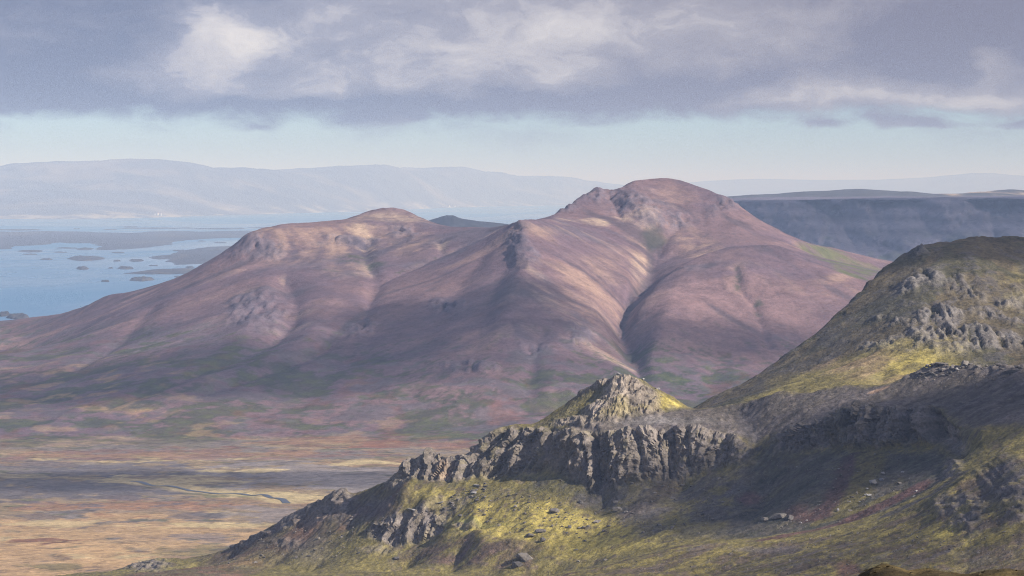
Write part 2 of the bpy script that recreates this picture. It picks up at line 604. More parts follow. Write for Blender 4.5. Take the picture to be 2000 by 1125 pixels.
def build_massif():
    T = Terrain(-2100, 1800, 2900, 9400, 6.5)
    sky_l = [(-160, 655, 8.6), (0, 640, 8.0), (71, 624, 7.6), (123, 613, 7.4), (149, 606, 7.2), (203, 582, 7.0), (249, 569, 6.9),
             (313, 554, 6.85), (352, 542, 6.8), (377, 526, 6.8), (423, 499, 6.8), (459, 476, 6.8), (483, 456, 6.8), (516, 444, 6.85),
             (551, 437, 6.9), (604, 433, 6.95), (676, 428, 7.0), (700, 418, 7.05), (725, 410, 7.1), (750, 405, 7.1), (768, 404, 7.1), (790, 408, 7.1),
             (815, 420, 7.05), (840, 431, 7.0), (865, 440, 7.0), (890, 444, 6.95), (940, 444, 6.85), (985, 443, 6.65)]
    peak_c = [(985, 443, 6.65), (1000, 437, 6.45), (1012, 431, 6.4), (1030, 428, 6.4), (1050, 427, 6.5), (1080, 426, 6.7)]
    sky_r = [(1080, 426, 6.7), (1090, 414, 6.95), (1104, 401, 7.05), (1122, 388, 7.15), (1145, 372, 7.25), (1158, 362, 7.3), (1170, 362, 7.3),
             (1181, 372, 7.3), (1196, 375, 7.3), (1214, 364, 7.35), (1226, 352, 7.35), (1240, 350, 7.35), (1270, 349, 7.4), (1300, 345, 7.4), (1322, 348, 7.4),
             (1353, 357, 7.35), (1389, 369, 7.3), (1414, 382, 7.25), (1442, 403, 7.2), (1478, 431, 7.1), (1513, 453, 7.05), (1549, 467, 7.0),
             (1577, 476, 7.05), (1620, 481, 7.4), (1655, 495, 7.6), (1691, 511, 7.8), (1727, 522, 7.9), (1900, 560, 8.0), (2100, 600, 8.0)]
    for ln in (sky_l, peak_c, sky_r):
        T.line(K(ln))
    # ground falling away behind the skyline
    for off, drop in ((350, 90), (800, 260)):
        for ln in (sky_l, sky_r):
            pts = [p + np.array((p[0] * off / p[1], off, 0)) for p in K(ln)]
            for p in pts:
                p[2] = max(p[2] - drop, 22 if off < 500 else 12)
            T.line(pts)
    T.line([(-2100, 9300, -8), (1800, 9300, -8)])
    # central ridge nose
    T.line(K([(1030, 428, 6.4), (1020, 452, 6.28), (1023, 478, 6.18), (1027, 513, 6.05), (1041, 549, 5.93), (1059, 581, 5.83), (1091, 613, 5.75),
              (1123, 645, 5.67), (1155, 684, 5.58), (1190, 708, 5.5), (1215, 735, 5.42), (1235, 770, 5.3)]))
    # ravine right of it
    T.line(K([(1290, 455, 6.86), (1278, 480, 6.76), (1270, 510, 6.64), (1270, 548, 6.46), (1250, 575, 6.33), (1233, 595, 6.22), (1222, 620, 6.08), (1211, 655, 5.92),
              (1222, 680, 5.8), (1233, 700, 5.72), (1245, 740, 5.52), (1260, 780, 5.3)]))
    # mid slope between nose and ravine: bulge
    T.line(K([(1120, 440, 6.55), (1130, 500, 6.32), (1150, 560, 6.08), (1170, 620, 5.85), (1190, 670, 5.68)]))
    T.line(K([(1200, 470, 6.62), (1225, 530, 6.38), (1235, 565, 6.22)]))
    # shoulder plateau below the summit
    T.line(K([(1095, 424, 6.8), (1150, 427, 6.85), (1200, 436, 6.85), (1240, 445, 6.82)]))
    # summit front
    T.line(K([(1165, 366, 7.28), (1170, 395, 7.12), (1180, 418, 6.95)]))
    T.line(K([(1196, 374, 7.27), (1205, 400, 7.1), (1215, 425, 6.92)]))
    T.line(K([(1232, 352, 7.33), (1235, 390, 7.1), (1255, 400, 7.02), (1275, 430, 6.92)]))
    T.line(K([(1265, 400, 7.08), (1300, 425, 7.0), (1325, 455, 6.88)]))
    T.line(K([(1300, 347, 7.38), (1320, 390, 7.2), (1350, 430, 7.02), (1370, 465, 6.85)]))
    T.line(K([(1400, 378, 7.25), (1430, 430, 7.02), (1455, 462, 6.85)]))
    # trough between the summit slope and the right-hand dome
    T.line(K([(1283, 520, 6.62), (1310, 505, 6.68), (1345, 492, 6.72), (1400, 477, 6.74), (1460, 468, 6.78), (1520, 468, 6.85), (1560, 482, 6.85)]))
    # right-hand dome
    T.line(K([(1245, 610, 5.98), (1268, 575, 6.1), (1290, 550, 6.2), (1336, 515, 6.32), (1380, 494, 6.38), (1421, 482, 6.42), (1471, 476, 6.44), (1520, 475, 6.44), (1542, 485, 6.42), (1584, 510, 6.36), (1638, 536, 6.28),
              (1695, 556, 6.25), (1760, 590, 6.15), (1850, 640, 6.0)]))
    T.line(K([(1471, 478, 6.42), (1460, 530, 6.2), (1445, 590, 6.05), (1430, 650, 5.85), (1400, 720, 5.6), (1370, 790, 5.3)]))
    T.line(K([(1336, 518, 6.30), (1310, 580, 6.02), (1285, 640, 5.8), (1272, 700, 5.6), (1275, 750, 5.42)]))
    T.line(K([(1542, 488, 6.40), (1560, 560, 6.16), (1575, 640, 5.95), (1590, 720, 5.65)]))
    T.line(K([(1750, 600, 6.1), (1760, 680, 5.8), (1780, 760, 5.4)]))
    # green slope behind the dome
    T.line(K([(1560, 488, 6.95), (1600, 505, 7.0), (1650, 525, 7.05), (1700, 548, 7.1), (1800, 600, 7.0)]))
    # left hill: plateau edge, pale face
    T.line(K([(483, 460, 6.75), (520, 452, 6.78), (560, 447, 6.82), (620, 444, 6.85), (680, 442, 6.88), (730, 430, 6.95), (765, 424, 7.0), (800, 428, 6.98), (840, 440, 6.9)]))
    T.line(K([(470, 500, 6.65), (540, 490, 6.66), (600, 492, 6.66), (650, 495, 6.64), (700, 490, 6.66), (760, 480, 6.7), (810, 470, 6.74)]))
    T.line(K([(690, 442, 6.88), (705, 480, 6.7), (718, 515, 6.52), (735, 546, 6.34)]))                # pale runnel
    T.line(K([(765, 445, 6.9), (775, 480, 6.7), (780, 510, 6.55)]))
    T.line(K([(462, 527, 6.52), (500, 524, 6.52), (533, 520, 6.53), (604, 522, 6.5), (650, 526, 6.46), (690, 532, 6.42)]))
    # gully from the saddle round to the lower left
    T.line(K([(977, 456, 6.62), (930, 470, 6.6), (884, 490, 6.55), (840, 510, 6.48), (770, 538, 6.38), (735, 552, 6.3), (724, 585, 6.12), (717, 609, 6.0),
              (682, 634, 5.86), (635, 677, 5.7), (600, 700, 5.6), (500, 735, 5.45), (400, 768, 5.32), (330, 790, 5.22), (250, 820, 5.1)]))
    # spur and gully on the left
    T.line(K([(533, 522, 6.5), (515, 560, 6.28), (500, 595, 6.14), (490, 630, 5.92), (455, 665, 5.78), (410, 705, 5.6), (330, 735, 5.46), (200, 775, 5.3), (120, 800, 5.25)]))
    T.line(K([(558, 545, 6.38), (565, 565, 6.28), (578, 592, 6.12), (572, 630, 5.94), (530, 665, 5.78), (440, 708, 5.56), (330, 748, 5.38), (210, 792, 5.18), (140, 820, 5.08)]))
    T.line(K([(650, 530, 6.42), (655, 560, 6.26), (640, 595, 6.06), (600, 650, 5.78), (545, 690, 5.62), (400, 735, 5.42), (330, 765, 5.32)]))
    # left flank
    T.line(K([(423, 503, 6.75), (380, 560, 6.5), (330, 620, 6.2), (270, 680, 5.9), (180, 740, 5.6), (60, 790, 5.35)]))
    T.line(K([(249, 573, 6.85), (200, 625, 6.5), (130, 680, 6.1), (40, 730, 5.75), (-100, 780, 5.5)]))
    T.line(K([(0, 668, 7.1), (40, 652, 7.0), (80, 650, 6.95), (115, 662, 6.9)]))
    T.line(K([(0, 700, 6.6), (60, 690, 6.4), (120, 680, 6.3)]))
    # front of the central mass
    T.line(K([(960, 480, 6.35), (900, 560, 6.1), (850, 640, 5.78), (800, 720, 5.48), (770, 780, 5.25), (750, 820, 5.1)]))
    T.line(K([(1015, 520, 6.0), (985, 600, 5.75), (965, 680, 5.52), (950, 740, 5.32), (940, 800, 5.12)]))
    T.line(K([(760, 600, 6.0), (720, 660, 5.78), (660, 720, 5.55), (600, 770, 5.35), (560, 810, 5.18)]))
    T.line(K([(1075, 660, 5.58), (1050, 720, 5.4), (1030, 770, 5.22)]))
    # foot of the mountain and the flat valley floor
    T.line(K([(-200, 860, 4.95), (0, 850, 4.95), (200, 852, 4.95), (400, 856, 4.92), (550, 858, 4.92), (700, 852, 4.96), (850, 840, 5.02), (950, 825, 5.08), (1060, 805, 5.15), (1250, 800, 5.15), (1400, 810, 5.1), (1700, 820, 5.1)]))
    for y, z in ((4700, 61), (4300, 59), (3900, 58), (3500, 57), (3100, 56), (2900, 56)):
        T.line([(-2100, y, z + 4), (-600, y, z), (0, y, z), (600, y, z + 2), (1800, y, z + 10)])
    T.solve(70, 2)
    X, Y = T.grid()
    def carve(pts, depth, w, km=True):
        W = [T.cast(u, v)[:2] for u, v in pts]
        d = np.full(X.shape, 1e9)
        for a, b in zip(W[:-1], W[1:]):
            ab = b - a; L = ab @ ab + 1e-9
            t = np.clip(((X - a[0]) * ab[0] + (Y - a[1]) * ab[1]) / L, 0, 1)
            d = np.minimum(d, np.hypot(X - a[0] - t * ab[0], Y - a[1] - t * ab[1]))
        d = d * (1 + .35 * fbm2(X, Y, 90, 3, .5, 17))
        T.Z = T.Z - depth / (1 + (d / w) ** 2) ** 1.2
    carve([(1272, 470), (1270, 548), (1250, 575), (1233, 595), (1222, 620), (1211, 655), (1222, 680), (1233, 700)], 9, 24)
    carve([(735, 552), (724, 585), (717, 609), (682, 634), (635, 677), (600, 700), (500, 735), (400, 768)], 9, 18)
    carve([(558, 548), (565, 565), (578, 592), (572, 630), (530, 665), (440, 708), (330, 748), (210, 792)], 11, 24)
    carve([(884, 490), (840, 510), (770, 538), (735, 550)], 9, 14)
    carve([(720, 455), (712, 490), (722, 520), (735, 546)], 9, 16)
    carve([(860, 470), (862, 500), (840, 512)], 6, 12)
    carve([(1010, 455), (985, 520), (950, 600), (930, 680)], 9, 30)
    carve([(300, 600), (240, 660), (150, 720)], 8, 22)
    carve([(1060, 640), (1040, 700), (1035, 770)], 10, 20)
    carve([(1190, 380), (1205, 410), (1215, 432)], 5, 12)
    carve([(1435, 520), (1445, 560), (1480, 610), (1500, 680)], 6, 9)
    carve([(1320, 440), (1300, 470), (1285, 500)], 9, 16)
    gx, gy = T.slope()
    sl = np.hypot(gx, gy)
    front = sstep(58, 120, T.Z)
    # medium relief: rolling bumps on the lower apron, ribs on the steep ground
    T.Z = T.Z + front * (fbm2(X, Y, 420, 4, 0.5, 1) * 5 * sstep(0.05, 0.3, sl) + fbm2(X, Y, 110, 4, 0.5, 2) * 2.2)
    apron = sstep(60, 80, T.Z) * (1 - sstep(120, 190, T.Z))
    T.Z = T.Z + apron * (ridged2(X * 0.8, Y * 0.55, 150, 4, 0.5, 4) * 6.0)
    wn = RNG.normal(size=T.Z.shape)
    wn2 = Terrain.blur(RNG.normal(size=T.Z.shape), 4) * 4.0
    L1 = T.lic(wn, 16, 3)
    L2 = T.lic(wn2, 30, 5)
    T.L1, T.L2 = L1, L2
    T.Z = T.Z + front * sstep(0.12, 0.4, sl) * (L1 * 0.1 + L2 * 0.3)
    flat = 1 - sstep(60, 75, T.Z)
    T.Z = T.Z + flat * (fbm2(X, Y * 0.6, 160, 4, 0.5, 9) * 1.6 + 0.3)

    W = [T.cast(u, v)[:2] for u, v in RIVER]
    d = np.full(X.shape, 1e9)
    for a, b in zip(W[:-1], W[1:]):
        ab = b - a; t = np.clip(((X - a[0]) * ab[0] + (Y - a[1]) * ab[1]) / (ab @ ab + 1e-9), 0, 1)
        d = np.minimum(d, np.hypot(X - a[0] - t * ab[0], Y - a[1] - t * ab[1]))
    wr = np.exp(-(d / 38) ** 2)
    T.Z = T.Z * (1 - wr) + (Terrain.blur(T.Z, 40) - .6) * wr          # the river lies in a shallow meadow
    # ---- vertex grid
    nx, ny = 780, 900
    XX, YY = column_grid(T, nx, ny, -1800, 1600, 2950, 9000, 1.8, 6)
    ZZ = T.h(XX, YY)
    n = grid_normals(XX, YY, ZZ)
    steep = sstep(0.38, 0.65, np.hypot(n[..., 0], n[..., 1]))
    # crags: rough rock stands out on the steepest ground and in the named outcrops
    x, y = XX.ravel(), YY.ravel()
    pt = Paint(T, x, y, (0, 0, 0))
    crag = np.zeros(nx * ny)
    for a in ((500, 605, 55, 32), (1010, 470, 22, 40), (1130, 655, 25, 22), (1180, 385, 40, 16), (1250, 395, 50, 22), (1300, 430, 60, 20), (910, 715, 60, 12),
              (510, 490, 50, 22), (790, 455, 30, 14), (1040, 500, 14, 14), (1045, 690, 40, 14), (880, 600, 40, 14), (690, 470, 60, 10), (700, 640, 30, 12),
              (1410, 400, 30, 14), (1110, 405, 20, 14)):
        crag = np.maximum(crag, pt.ell(*a, soft=0.6))
    crag = crag.reshape(ny, nx)
    rough = np.maximum(crag, 0.35 * steep)
    dn = ridged2(XX + 0.3 * ZZ, YY * 0.5 + ZZ, 38, 4, 0.55, 6) * 5.0 + ridged2(XX, ZZ * 0.5, 22, 3, 0.55, 5) * 5.0
    dn = dn * .7 + blocks(XX + .3 * ZZ, ZZ + .3 * YY, 22, 40, 3.0, 3.8, 7) + blocks(XX, ZZ + .3 * YY, 11, 20, 1.6, 2.0, 8)
    V = np.stack([XX, YY, ZZ], -1) + n * (crag * dn + np.clip(.25 * steep - crag, 0, 1) * dn * .5)[..., None]
    V = V.reshape(-1, 3)

    # ---- colour: rhyolite scree, basalt, moss
    z = V[:, 2]
    slp = T.samp(sl, x, y)
    st_ = sstep(.06, .2, slp)
    l1 = T.samp(L1, x, y) * st_; l2 = T.samp(L2, x, y) * st_
    nA = fbm2(x, y, 500, 5, 0.55, 11); nB = fbm2(x, y, 140, 5, 0.6, 12); nC = fbm2(x, y, 40, 4, 0.6, 13)
    MAUVE = np.array((0.148, 0.096, 0.108)); ROSE = np.array((0.205, 0.125, 0.118)); GREY = np.array((0.118, 0.097, 0.114))
    TAN = np.array((0.36, 0.235, 0.165)); CREAM = np.array((0.56, 0.41, 0.27)); DARK = np.array((0.045, 0.042, 0.045))
    MOSS = np.array((0.085, 0.090, 0.032)); DMOSS = np.array((0.040, 0.052, 0.024)); RUST = np.array((0.17, 0.068, 0.042))
    OCHRE = np.array((0.40, 0.255, 0.125)); STRAW = np.array((0.52, 0.40, 0.20)); SAND = np.array((0.245, 0.205, 0.185)); BASALT = np.array((0.105, 0.092, 0.095))
    p = Paint(T, x, y, MAUVE)
    p.mix(sstep(-0.25, 0.55, nA + 0.5 * nB), ROSE, 0.75)
    p.mix(sstep(0.1, 0.9, -nA + 0.6 * nB), GREY, 0.7)
    p.mix(sstep(0.4, 1.2, l2 * 0.3 + nB * 0.7) * sstep(0.15, 0.35, slp), TAN, 0.28)
    p.mix(sstep(0.5, 1.2, -l2 * 0.35 + nB * 0.6), GREY * 0.75, 0.5)
    # pale patches of the left hill, the shoulder and the lit flank
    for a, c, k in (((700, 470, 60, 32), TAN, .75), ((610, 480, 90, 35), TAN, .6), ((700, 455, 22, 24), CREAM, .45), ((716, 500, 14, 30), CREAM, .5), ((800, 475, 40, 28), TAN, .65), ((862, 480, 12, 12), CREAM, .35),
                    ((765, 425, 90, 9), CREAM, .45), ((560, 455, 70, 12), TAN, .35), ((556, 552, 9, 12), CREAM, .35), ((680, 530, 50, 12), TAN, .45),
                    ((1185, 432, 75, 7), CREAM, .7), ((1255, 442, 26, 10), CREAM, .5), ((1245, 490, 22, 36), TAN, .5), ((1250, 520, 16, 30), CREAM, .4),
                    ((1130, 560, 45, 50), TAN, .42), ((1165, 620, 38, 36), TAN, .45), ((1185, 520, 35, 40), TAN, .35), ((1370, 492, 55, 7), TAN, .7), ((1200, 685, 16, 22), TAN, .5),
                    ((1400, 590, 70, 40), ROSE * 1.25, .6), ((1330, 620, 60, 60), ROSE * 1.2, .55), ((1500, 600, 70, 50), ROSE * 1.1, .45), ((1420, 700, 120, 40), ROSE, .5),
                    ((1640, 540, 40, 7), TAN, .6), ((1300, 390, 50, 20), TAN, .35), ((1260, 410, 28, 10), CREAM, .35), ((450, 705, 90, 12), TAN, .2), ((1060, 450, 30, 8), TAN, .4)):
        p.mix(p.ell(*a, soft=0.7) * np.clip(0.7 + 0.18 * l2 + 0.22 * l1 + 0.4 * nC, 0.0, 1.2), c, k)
    # pale edge of the ridge nose running to the ravine
    p.mix(p.stroke([(1030, 510), (1062, 578), (1098, 612), (1150, 668), (1215, 715)], 26) * np.clip(0.5 + 0.3 * l1 + .2 * l2, 0, 1), CREAM, 0.30)
    p.mix(p.stroke([(1060, 540), (1110, 600), (1170, 655), (1205, 690)], 14) * np.clip(0.5 + 0.6 * l1, 0, 1), GREY, 0.5)
    # crags greyer where raised, darker where recessed; gullies darkened along their lines
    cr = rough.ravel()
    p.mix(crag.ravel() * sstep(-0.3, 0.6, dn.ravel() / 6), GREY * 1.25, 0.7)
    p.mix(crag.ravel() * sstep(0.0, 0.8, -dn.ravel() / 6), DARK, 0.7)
    p.mix(p.stroke([(600, 605), (530, 612), (470, 640)], 14) * 0.3, DARK, 0.6)
    p.mix(p.stroke([(717, 609), (682, 634), (635, 677), (600, 700)], 7), DARK, 0.55)
    p.mix(p.stroke([(849, 506), (770, 538), (735, 549), (600, 525)], 6) * sstep(-.1, .3, nC), DMOSS, 0.8)
    p.mix(p.stroke([(1270, 480), (1270, 545), (1225, 610), (1211, 655)], 8), DARK, 0.45)
    p.mix(p.ell(1278, 468, 22, 22), DMOSS, 0.6)
    for a in ((690, 505, 40, 8), (730, 520, 22, 9), (1440, 545, 7, 28), (1482, 607, 8, 16), (1375, 690, 14, 10), (1340, 725, 40, 14), (1320, 745, 70, 22), (1420, 760, 80, 20), (1250, 710, 30, 25)):
        p.mix(p.ell(*a) * sstep(-.35, .25, nC), DMOSS, 0.75)
    # green slope behind the dome
    p.mix(p.poly([(1555, 480), (1620, 484), (1700, 515), (1730, 530), (1700, 552), (1640, 532)], 14) * sstep(-.6, .3, nB), MOSS * 1.5, 0.85)
    # moss creeping up the lower slopes in tongues
    low = 1 - sstep(95, 215, z + 45 * nA + 18 * l1 + 30 * nB)
    leftw = sstep(500, -900, x)
    lw = sstep(.35, .65, low)
    p.mix(lw * sstep(-0.12, 0.08, nB + 0.5 * nC), DMOSS * 1.15, 0.72)
    p.mix(lw * sstep(0.22, 0.38, nC + 0.4 * nB), MOSS, 0.6)
    p.mix(lw * sstep(0.22, 0.42, -nB + 0.5 * nC + 0.2 * nA), BASALT, 0.65)
    p.mix((1 - sstep(150, 260, z)) * (1 - lw) * sstep(.55, 1.1, l1 * .6 + nC * .8 + .3 * nB), DMOSS * 1.1, .65)
    p.mix(low * sstep(0.25, 0.8, fbm2(x, y * 0.5, 90, 4, 0.6, 21)), RUST, 0.5)
    p.mix((1 - sstep(70, 110, z)) * sstep(0.4, 0.7, fbm2(x, y, 130, 5, 0.6, 22)), OCHRE, 0.4)
    p.mix(p.ell(170, 760, 200, 50) * sstep(0.15, 0.6, fbm2(x, y * 0.7, 70, 4, 0.6, 33)), OCHRE, 0.5)
    p.mix(p.stroke([(390, 745), (330, 768), (250, 800), (180, 830)], 16) * sstep(-.1, .3, nC), DARK * 1.3, 0.6)
    p.mix(p.stroke([(470, 660), (440, 700), (350, 740)], 20) * sstep(-.3, .3, nC), MOSS, 0.5)
    # ---- valley floor: straw, rust and gravel bands
    fl = 1 - sstep(62, 68, z + 2.5 * nB)
    bx = x * .62 + 18 * nB; by = y + 18 * nA
    f1 = fbm2(bx, by, 320, 6, 0.52, 31); f2 = fbm2(bx, by, 170, 6, 0.55, 32); f3 = fbm2(x * .7, y, 40, 5, 0.62, 34)
    p.mix(fl, np.array((.285, .205, .115)), 0.9)
    p.mix(fl * sstep(0.15, 0.45, f1 + 0.4 * f2), RUST * 1.25, 0.25)
    p.mix(fl * sstep(0.18, 0.36, -f2 + 0.25 * f3 - 0.2 * f1), SAND * 0.72, 0.85)
    p.mix(fl * sstep(0.42, 0.56, f2 + 0.3 * f3), STRAW, 0.6)
    p.mix(fl * sstep(0.5, 0.62, f3 - 0.3 * f2), MOSS * 1.1, 0.6)
    p.mix(fl * sstep(0.5, 0.62, -f3 - 0.3 * f2), BASALT, 0.6)
    for a, c, k in (((250, 1040, 330, 40), OCHRE * 1.12, .75), ((60, 1090, 200, 40), OCHRE * 1.15, .8), ((320, 1000, 250, 18), OCHRE, .5), ((250, 985, 200, 12), RUST * 1.4, .5),
                    ((120, 955, 220, 22), BASALT * 1.1, .85), ((280, 920, 140, 10), BASALT * 1.2, .8), ((560, 925, 150, 22), SAND, .85), ((680, 940, 110, 20), SAND * 1.05, .9), ((140, 905, 170, 10), BASALT * 1.2, .7), ((430, 895, 60, 6), SAND * .8, .6),
                    ((350, 888, 320, 9), RUST * 1.5, .4), ((640, 862, 160, 9), RUST * 1.3, .4), ((830, 868, 120, 8), RUST * 1.5, .45), ((700, 905, 60, 5), STRAW, .8), ((480, 920, 60, 5), STRAW, .8),
                    ((350, 938, 110, 8), STRAW * .95, .8), ((590, 967, 60, 8), STRAW * 1.05, .85), ((460, 968, 60, 6), MOSS * 1.6, .6), ((440, 1003, 30, 5), STRAW, .8), ((430, 1025, 120, 6), STRAW * .95, .8),
                    ((520, 1003, 90, 14), SAND * .9, .8), ((380, 1008, 40, 7), BASALT, .7), ((60, 1010, 70, 5), BASALT * .9, .7), ((120, 1025, 90, 6), STRAW * .9, .6), ((90, 1055, 60, 4), RUST, .8), ((400, 1050, 60, 7), BASALT * 1.4, .6), ((30, 930, 60, 4), STRAW, .6),
                    ((110, 1108, 60, 6), MOSS, .6), ((430, 1080, 120, 10), MOSS * 1.1, .5), ((860, 850, 60, 8), MOSS * 1.2, .6), ((960, 838, 50, 8), BASALT, .7)):
        p.mix(p.ell(*a, soft=0.16, wob=1.1) * (1 - sstep(85, 110, z)), c, k)
    p.mix(p.stroke([(240, 938), (300, 946), (372, 956), (447, 963), (515, 966), (560, 980)], 26, .5) * (1 - sstep(85, 110, z)), STRAW * .95, .75)
    p.mix(p.stroke([(120, 932), (200, 938), (280, 943)], 10, .5) * (1 - sstep(85, 110, z)), STRAW * .9, .6)
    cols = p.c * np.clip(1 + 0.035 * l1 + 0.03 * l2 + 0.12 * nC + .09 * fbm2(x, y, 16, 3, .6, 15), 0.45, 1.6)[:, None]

    Fc = quad_faces(ny, nx)
    cen = V[Fc].mean(axis=1)
    keep = frustum_keep(V, Fc, 0.05, 120) & (cen[:, 1] > 2950)
    # river bed: the water lies in a shallow cut
    foot = np.array(K([(-600, 862, 4.9), (0, 850, 4.95), (400, 856, 4.92), (700, 852, 4.96), (950, 825, 5.08), (1250, 800, 5.15), (2400, 820, 5.1)]))
    yb = np.interp(cen[:, 0], foot[:, 0], foot[:, 1]) + 60 * np.sin(cen[:, 0] / 90.0)
    is_m = cen[:, 1] > yb
    mat = tint_mat('scree_and_moss', fine=0.42, fscale=0.14, bump=0.5, bdist=3.5, coarse=0.02, spots=.32)
    matv = tint_mat('valley_ground', fine=0.55, fscale=0.10, bump=0.5, bdist=3.0, coarse=0.018)
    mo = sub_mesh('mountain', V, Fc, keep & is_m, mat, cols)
    tag(mo, 'broad mauve scree mountain with domed summit in the middle distance', 'mountain', kind='structure')
    vo = sub_mesh('valley_floor', V, Fc, keep & ~is_m, matv, cols)
    tag(vo, 'flat valley floor of straw, rust and gravel at lower left', 'valley', kind='structure')
    return T

MASSIF = build_massif()

# ================================================================== right-hand hill
C_ROCK = np.array((0.198, 0.174, 0.154)); C_ROCKD = np.array((0.095, 0.084, 0.078)); C_SLATE = np.array((0.088, 0.078, 0.080))
C_MOSS = np.array((0.222, 0.180, 0.060)); C_YMOSS = np.array((0.47, 0.37, 0.095)); C_OLIVE = np.array((0.132, 0.112, 0.054))
C_DGREEN = np.array((0.058, 0.058, 0.030)); C_BROWN = np.array((0.115, 0.080, 0.058)); C_RED = np.array((0.125, 0.062, 0.054)); C_GRAVEL = np.array((0.165, 0.135, 0.125)); C_RUSTY = np.array((0.21, 0.115, 0.07))


def build_right_hill():
    T = Terrain(60, 800, 2330, 3500, 4.0)
    sky = [(1300, 840, 2.68), (1340, 808, 2.69), (1370, 790, 2.70), (1450, 745, 2.72), (1540, 690, 2.75), (1600, 641, 2.78), (1650, 600, 2.82), (1690, 560, 2.85), (1720, 525, 2.88),
           (1750, 500, 2.9), (1778, 484, 2.92), (1795, 477, 2.93), (1850, 468, 2.95), (1878, 461, 2.96), (1898, 456, 2.96), (1915, 459, 2.96), (1950, 462, 2.97), (2000, 465, 2.98), (2200, 480, 3.0), (2500, 520, 3.0)]
    T.line(K(sky))
    for off, drop in ((120, 45), (400, 190)):
        pts = [q + np.array((q[0] * off / q[1], off, -drop)) for q in K(sky)]
        T.line(pts)
    T.line(K([(1790, 484, 2.905), (1806, 505, 2.87), (1800, 545, 2.80), (1785, 595, 2.74), (1755, 650, 2.67), (1700, 715, 2.58), (1650, 755, 2.52)]))
    T.line(K([(1700, 590, 2.80), (1650, 650, 2.74), (1580, 710, 2.68), (1500, 765, 2.60)]))
    T.line(K([(1900, 475, 2.92), (1905, 520, 2.83), (1900, 570, 2.76), (1890, 620, 2.69), (1870, 680, 2.60), (1850, 725, 2.53)]))
    T.line(K([(2000, 490, 2.92), (2010, 560, 2.79), (2010, 640, 2.67), (2010, 710, 2.55)]))
    T.line([(60, 2480, 262), (200, 2450, 285), (400, 2430, 300), (800, 2400, 310)])
    T.line([(60, 2340, 240), (800, 2340, 280)])
    T.solve(60, 3)
    X, Y = T.grid()
    T.Z += fbm2(X, Y, 130, 4, 0.5, 41) * 4.0 * sstep(2.2, 3, 3.0)
    L1 = T.lic(RNG.normal(size=T.Z.shape), 12, 3); L2 = T.lic(Terrain.blur(RNG.normal(size=T.Z.shape), 3) * 3, 22, 5)
    T.Z += L1 * 0.25 + L2 * 0.5
    nx, ny = 400, 420
    XX, YY = column_grid(T, nx, ny, 70, 700, 2380, 3150, 1.5, 6)
    ZZ = T.h(XX, YY)
    n = grid_normals(XX, YY, ZZ)
    x, y = XX.ravel(), YY.ravel()
    p = Paint(T, x, y, np.array((.128, .100, .056)))
    band = np.maximum.reduce([p.ell(1880, 620, 130, 62, 0.4, 0.5), p.ell(1960, 640, 90, 60, 0.4, 0.5), p.ell(1800, 555, 40, 45, 0.5), p.ell(1735, 640, 55, 32, 0.5), p.ell(1700, 665, 40, 20, 0.5), p.ell(1700, 530, 30, 30, .5) * .5, p.ell(1800, 500, 16, 20)])
    bq = fbm2(x, y, 60, 4, 0.6, 43)
    rockm = (band * sstep(-0.45, 0.25, bq)).reshape(ny, nx)
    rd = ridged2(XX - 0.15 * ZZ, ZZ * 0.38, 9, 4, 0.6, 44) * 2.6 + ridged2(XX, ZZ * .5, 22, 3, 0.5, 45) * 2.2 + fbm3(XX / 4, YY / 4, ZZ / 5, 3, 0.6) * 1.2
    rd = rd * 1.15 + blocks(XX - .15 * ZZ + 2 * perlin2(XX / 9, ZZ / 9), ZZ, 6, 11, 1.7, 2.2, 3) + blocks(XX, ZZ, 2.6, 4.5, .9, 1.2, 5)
    V = np.stack([XX, YY, ZZ], -1) + n * (rockm * rd + .5 * blocks(XX, YY, 14, 14, 1.0, .8, 9) + 0.25 * fbm3(XX / 7, YY / 7, ZZ / 7, 2, .5) + 0.35 * ridged2(XX, YY, 9, 2, .5, 48))[..., None]
    V = V.reshape(-1, 3)
    l1 = T.samp(L1, x, y); l2 = T.samp(L2, x, y); rk = rockm.ravel(); rdv = rd.ravel()
    nA = fbm2(x, y, 90, 4, .55, 46); nB = fbm2(x, y, 25, 4, .6, 47)
    p.mix(sstep(.05, .25, nA + .3 * l2), C_DGREEN * 1.2, .6)
    p.mix(sstep(.2, .45, nB + .3 * l1), C_SLATE, .6)
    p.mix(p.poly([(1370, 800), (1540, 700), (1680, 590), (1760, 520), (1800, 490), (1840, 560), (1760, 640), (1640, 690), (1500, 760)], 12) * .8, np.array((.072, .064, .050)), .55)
    p.mix(p.poly([(1480, 775), (1560, 735), (1650, 700), (1740, 670), (1800, 660), (1900, 690), (1900, 740), (1700, 770), (1500, 790)], 14), C_MOSS * 1.15, .75)
    p.mix(p.ell(1680, 715, 90, 26) * np.clip(.55 + .4 * l2, 0, 1), np.array((.36, .245, .145)), .7)
    p.mix(p.ell(1790, 715, 60, 26) * sstep(-.6, .3, nB), C_YMOSS, .65)
    p.mix(p.ell(1830, 672, 60, 18) * sstep(-.5, .3, nB), C_YMOSS * .8, .6)
    p.mix(p.ell(1600, 745, 90, 16), C_MOSS, .5)
    p.mix(p.ell(1990, 570, 40, 40) * sstep(-.3, .3, nB), C_MOSS, .6)
    p.mix(p.stroke([(1400, 775), (1470, 742), (1560, 695)], 7), np.array((.20, .16, .10)), .6)
    p.mix(rk * sstep(-.05, .45, rdv / 4), C_ROCK * 1.1, .8)
    p.mix(rk * sstep(-.15, .4, -rdv / 4), C_DGREEN * .9, .8)  # recessed parts of the rock band tinted dark green by depth
    p.mix(rk * sstep(.3, .7, nB) * sstep(-.3, .2, -rdv / 6), C_MOSS, .7)
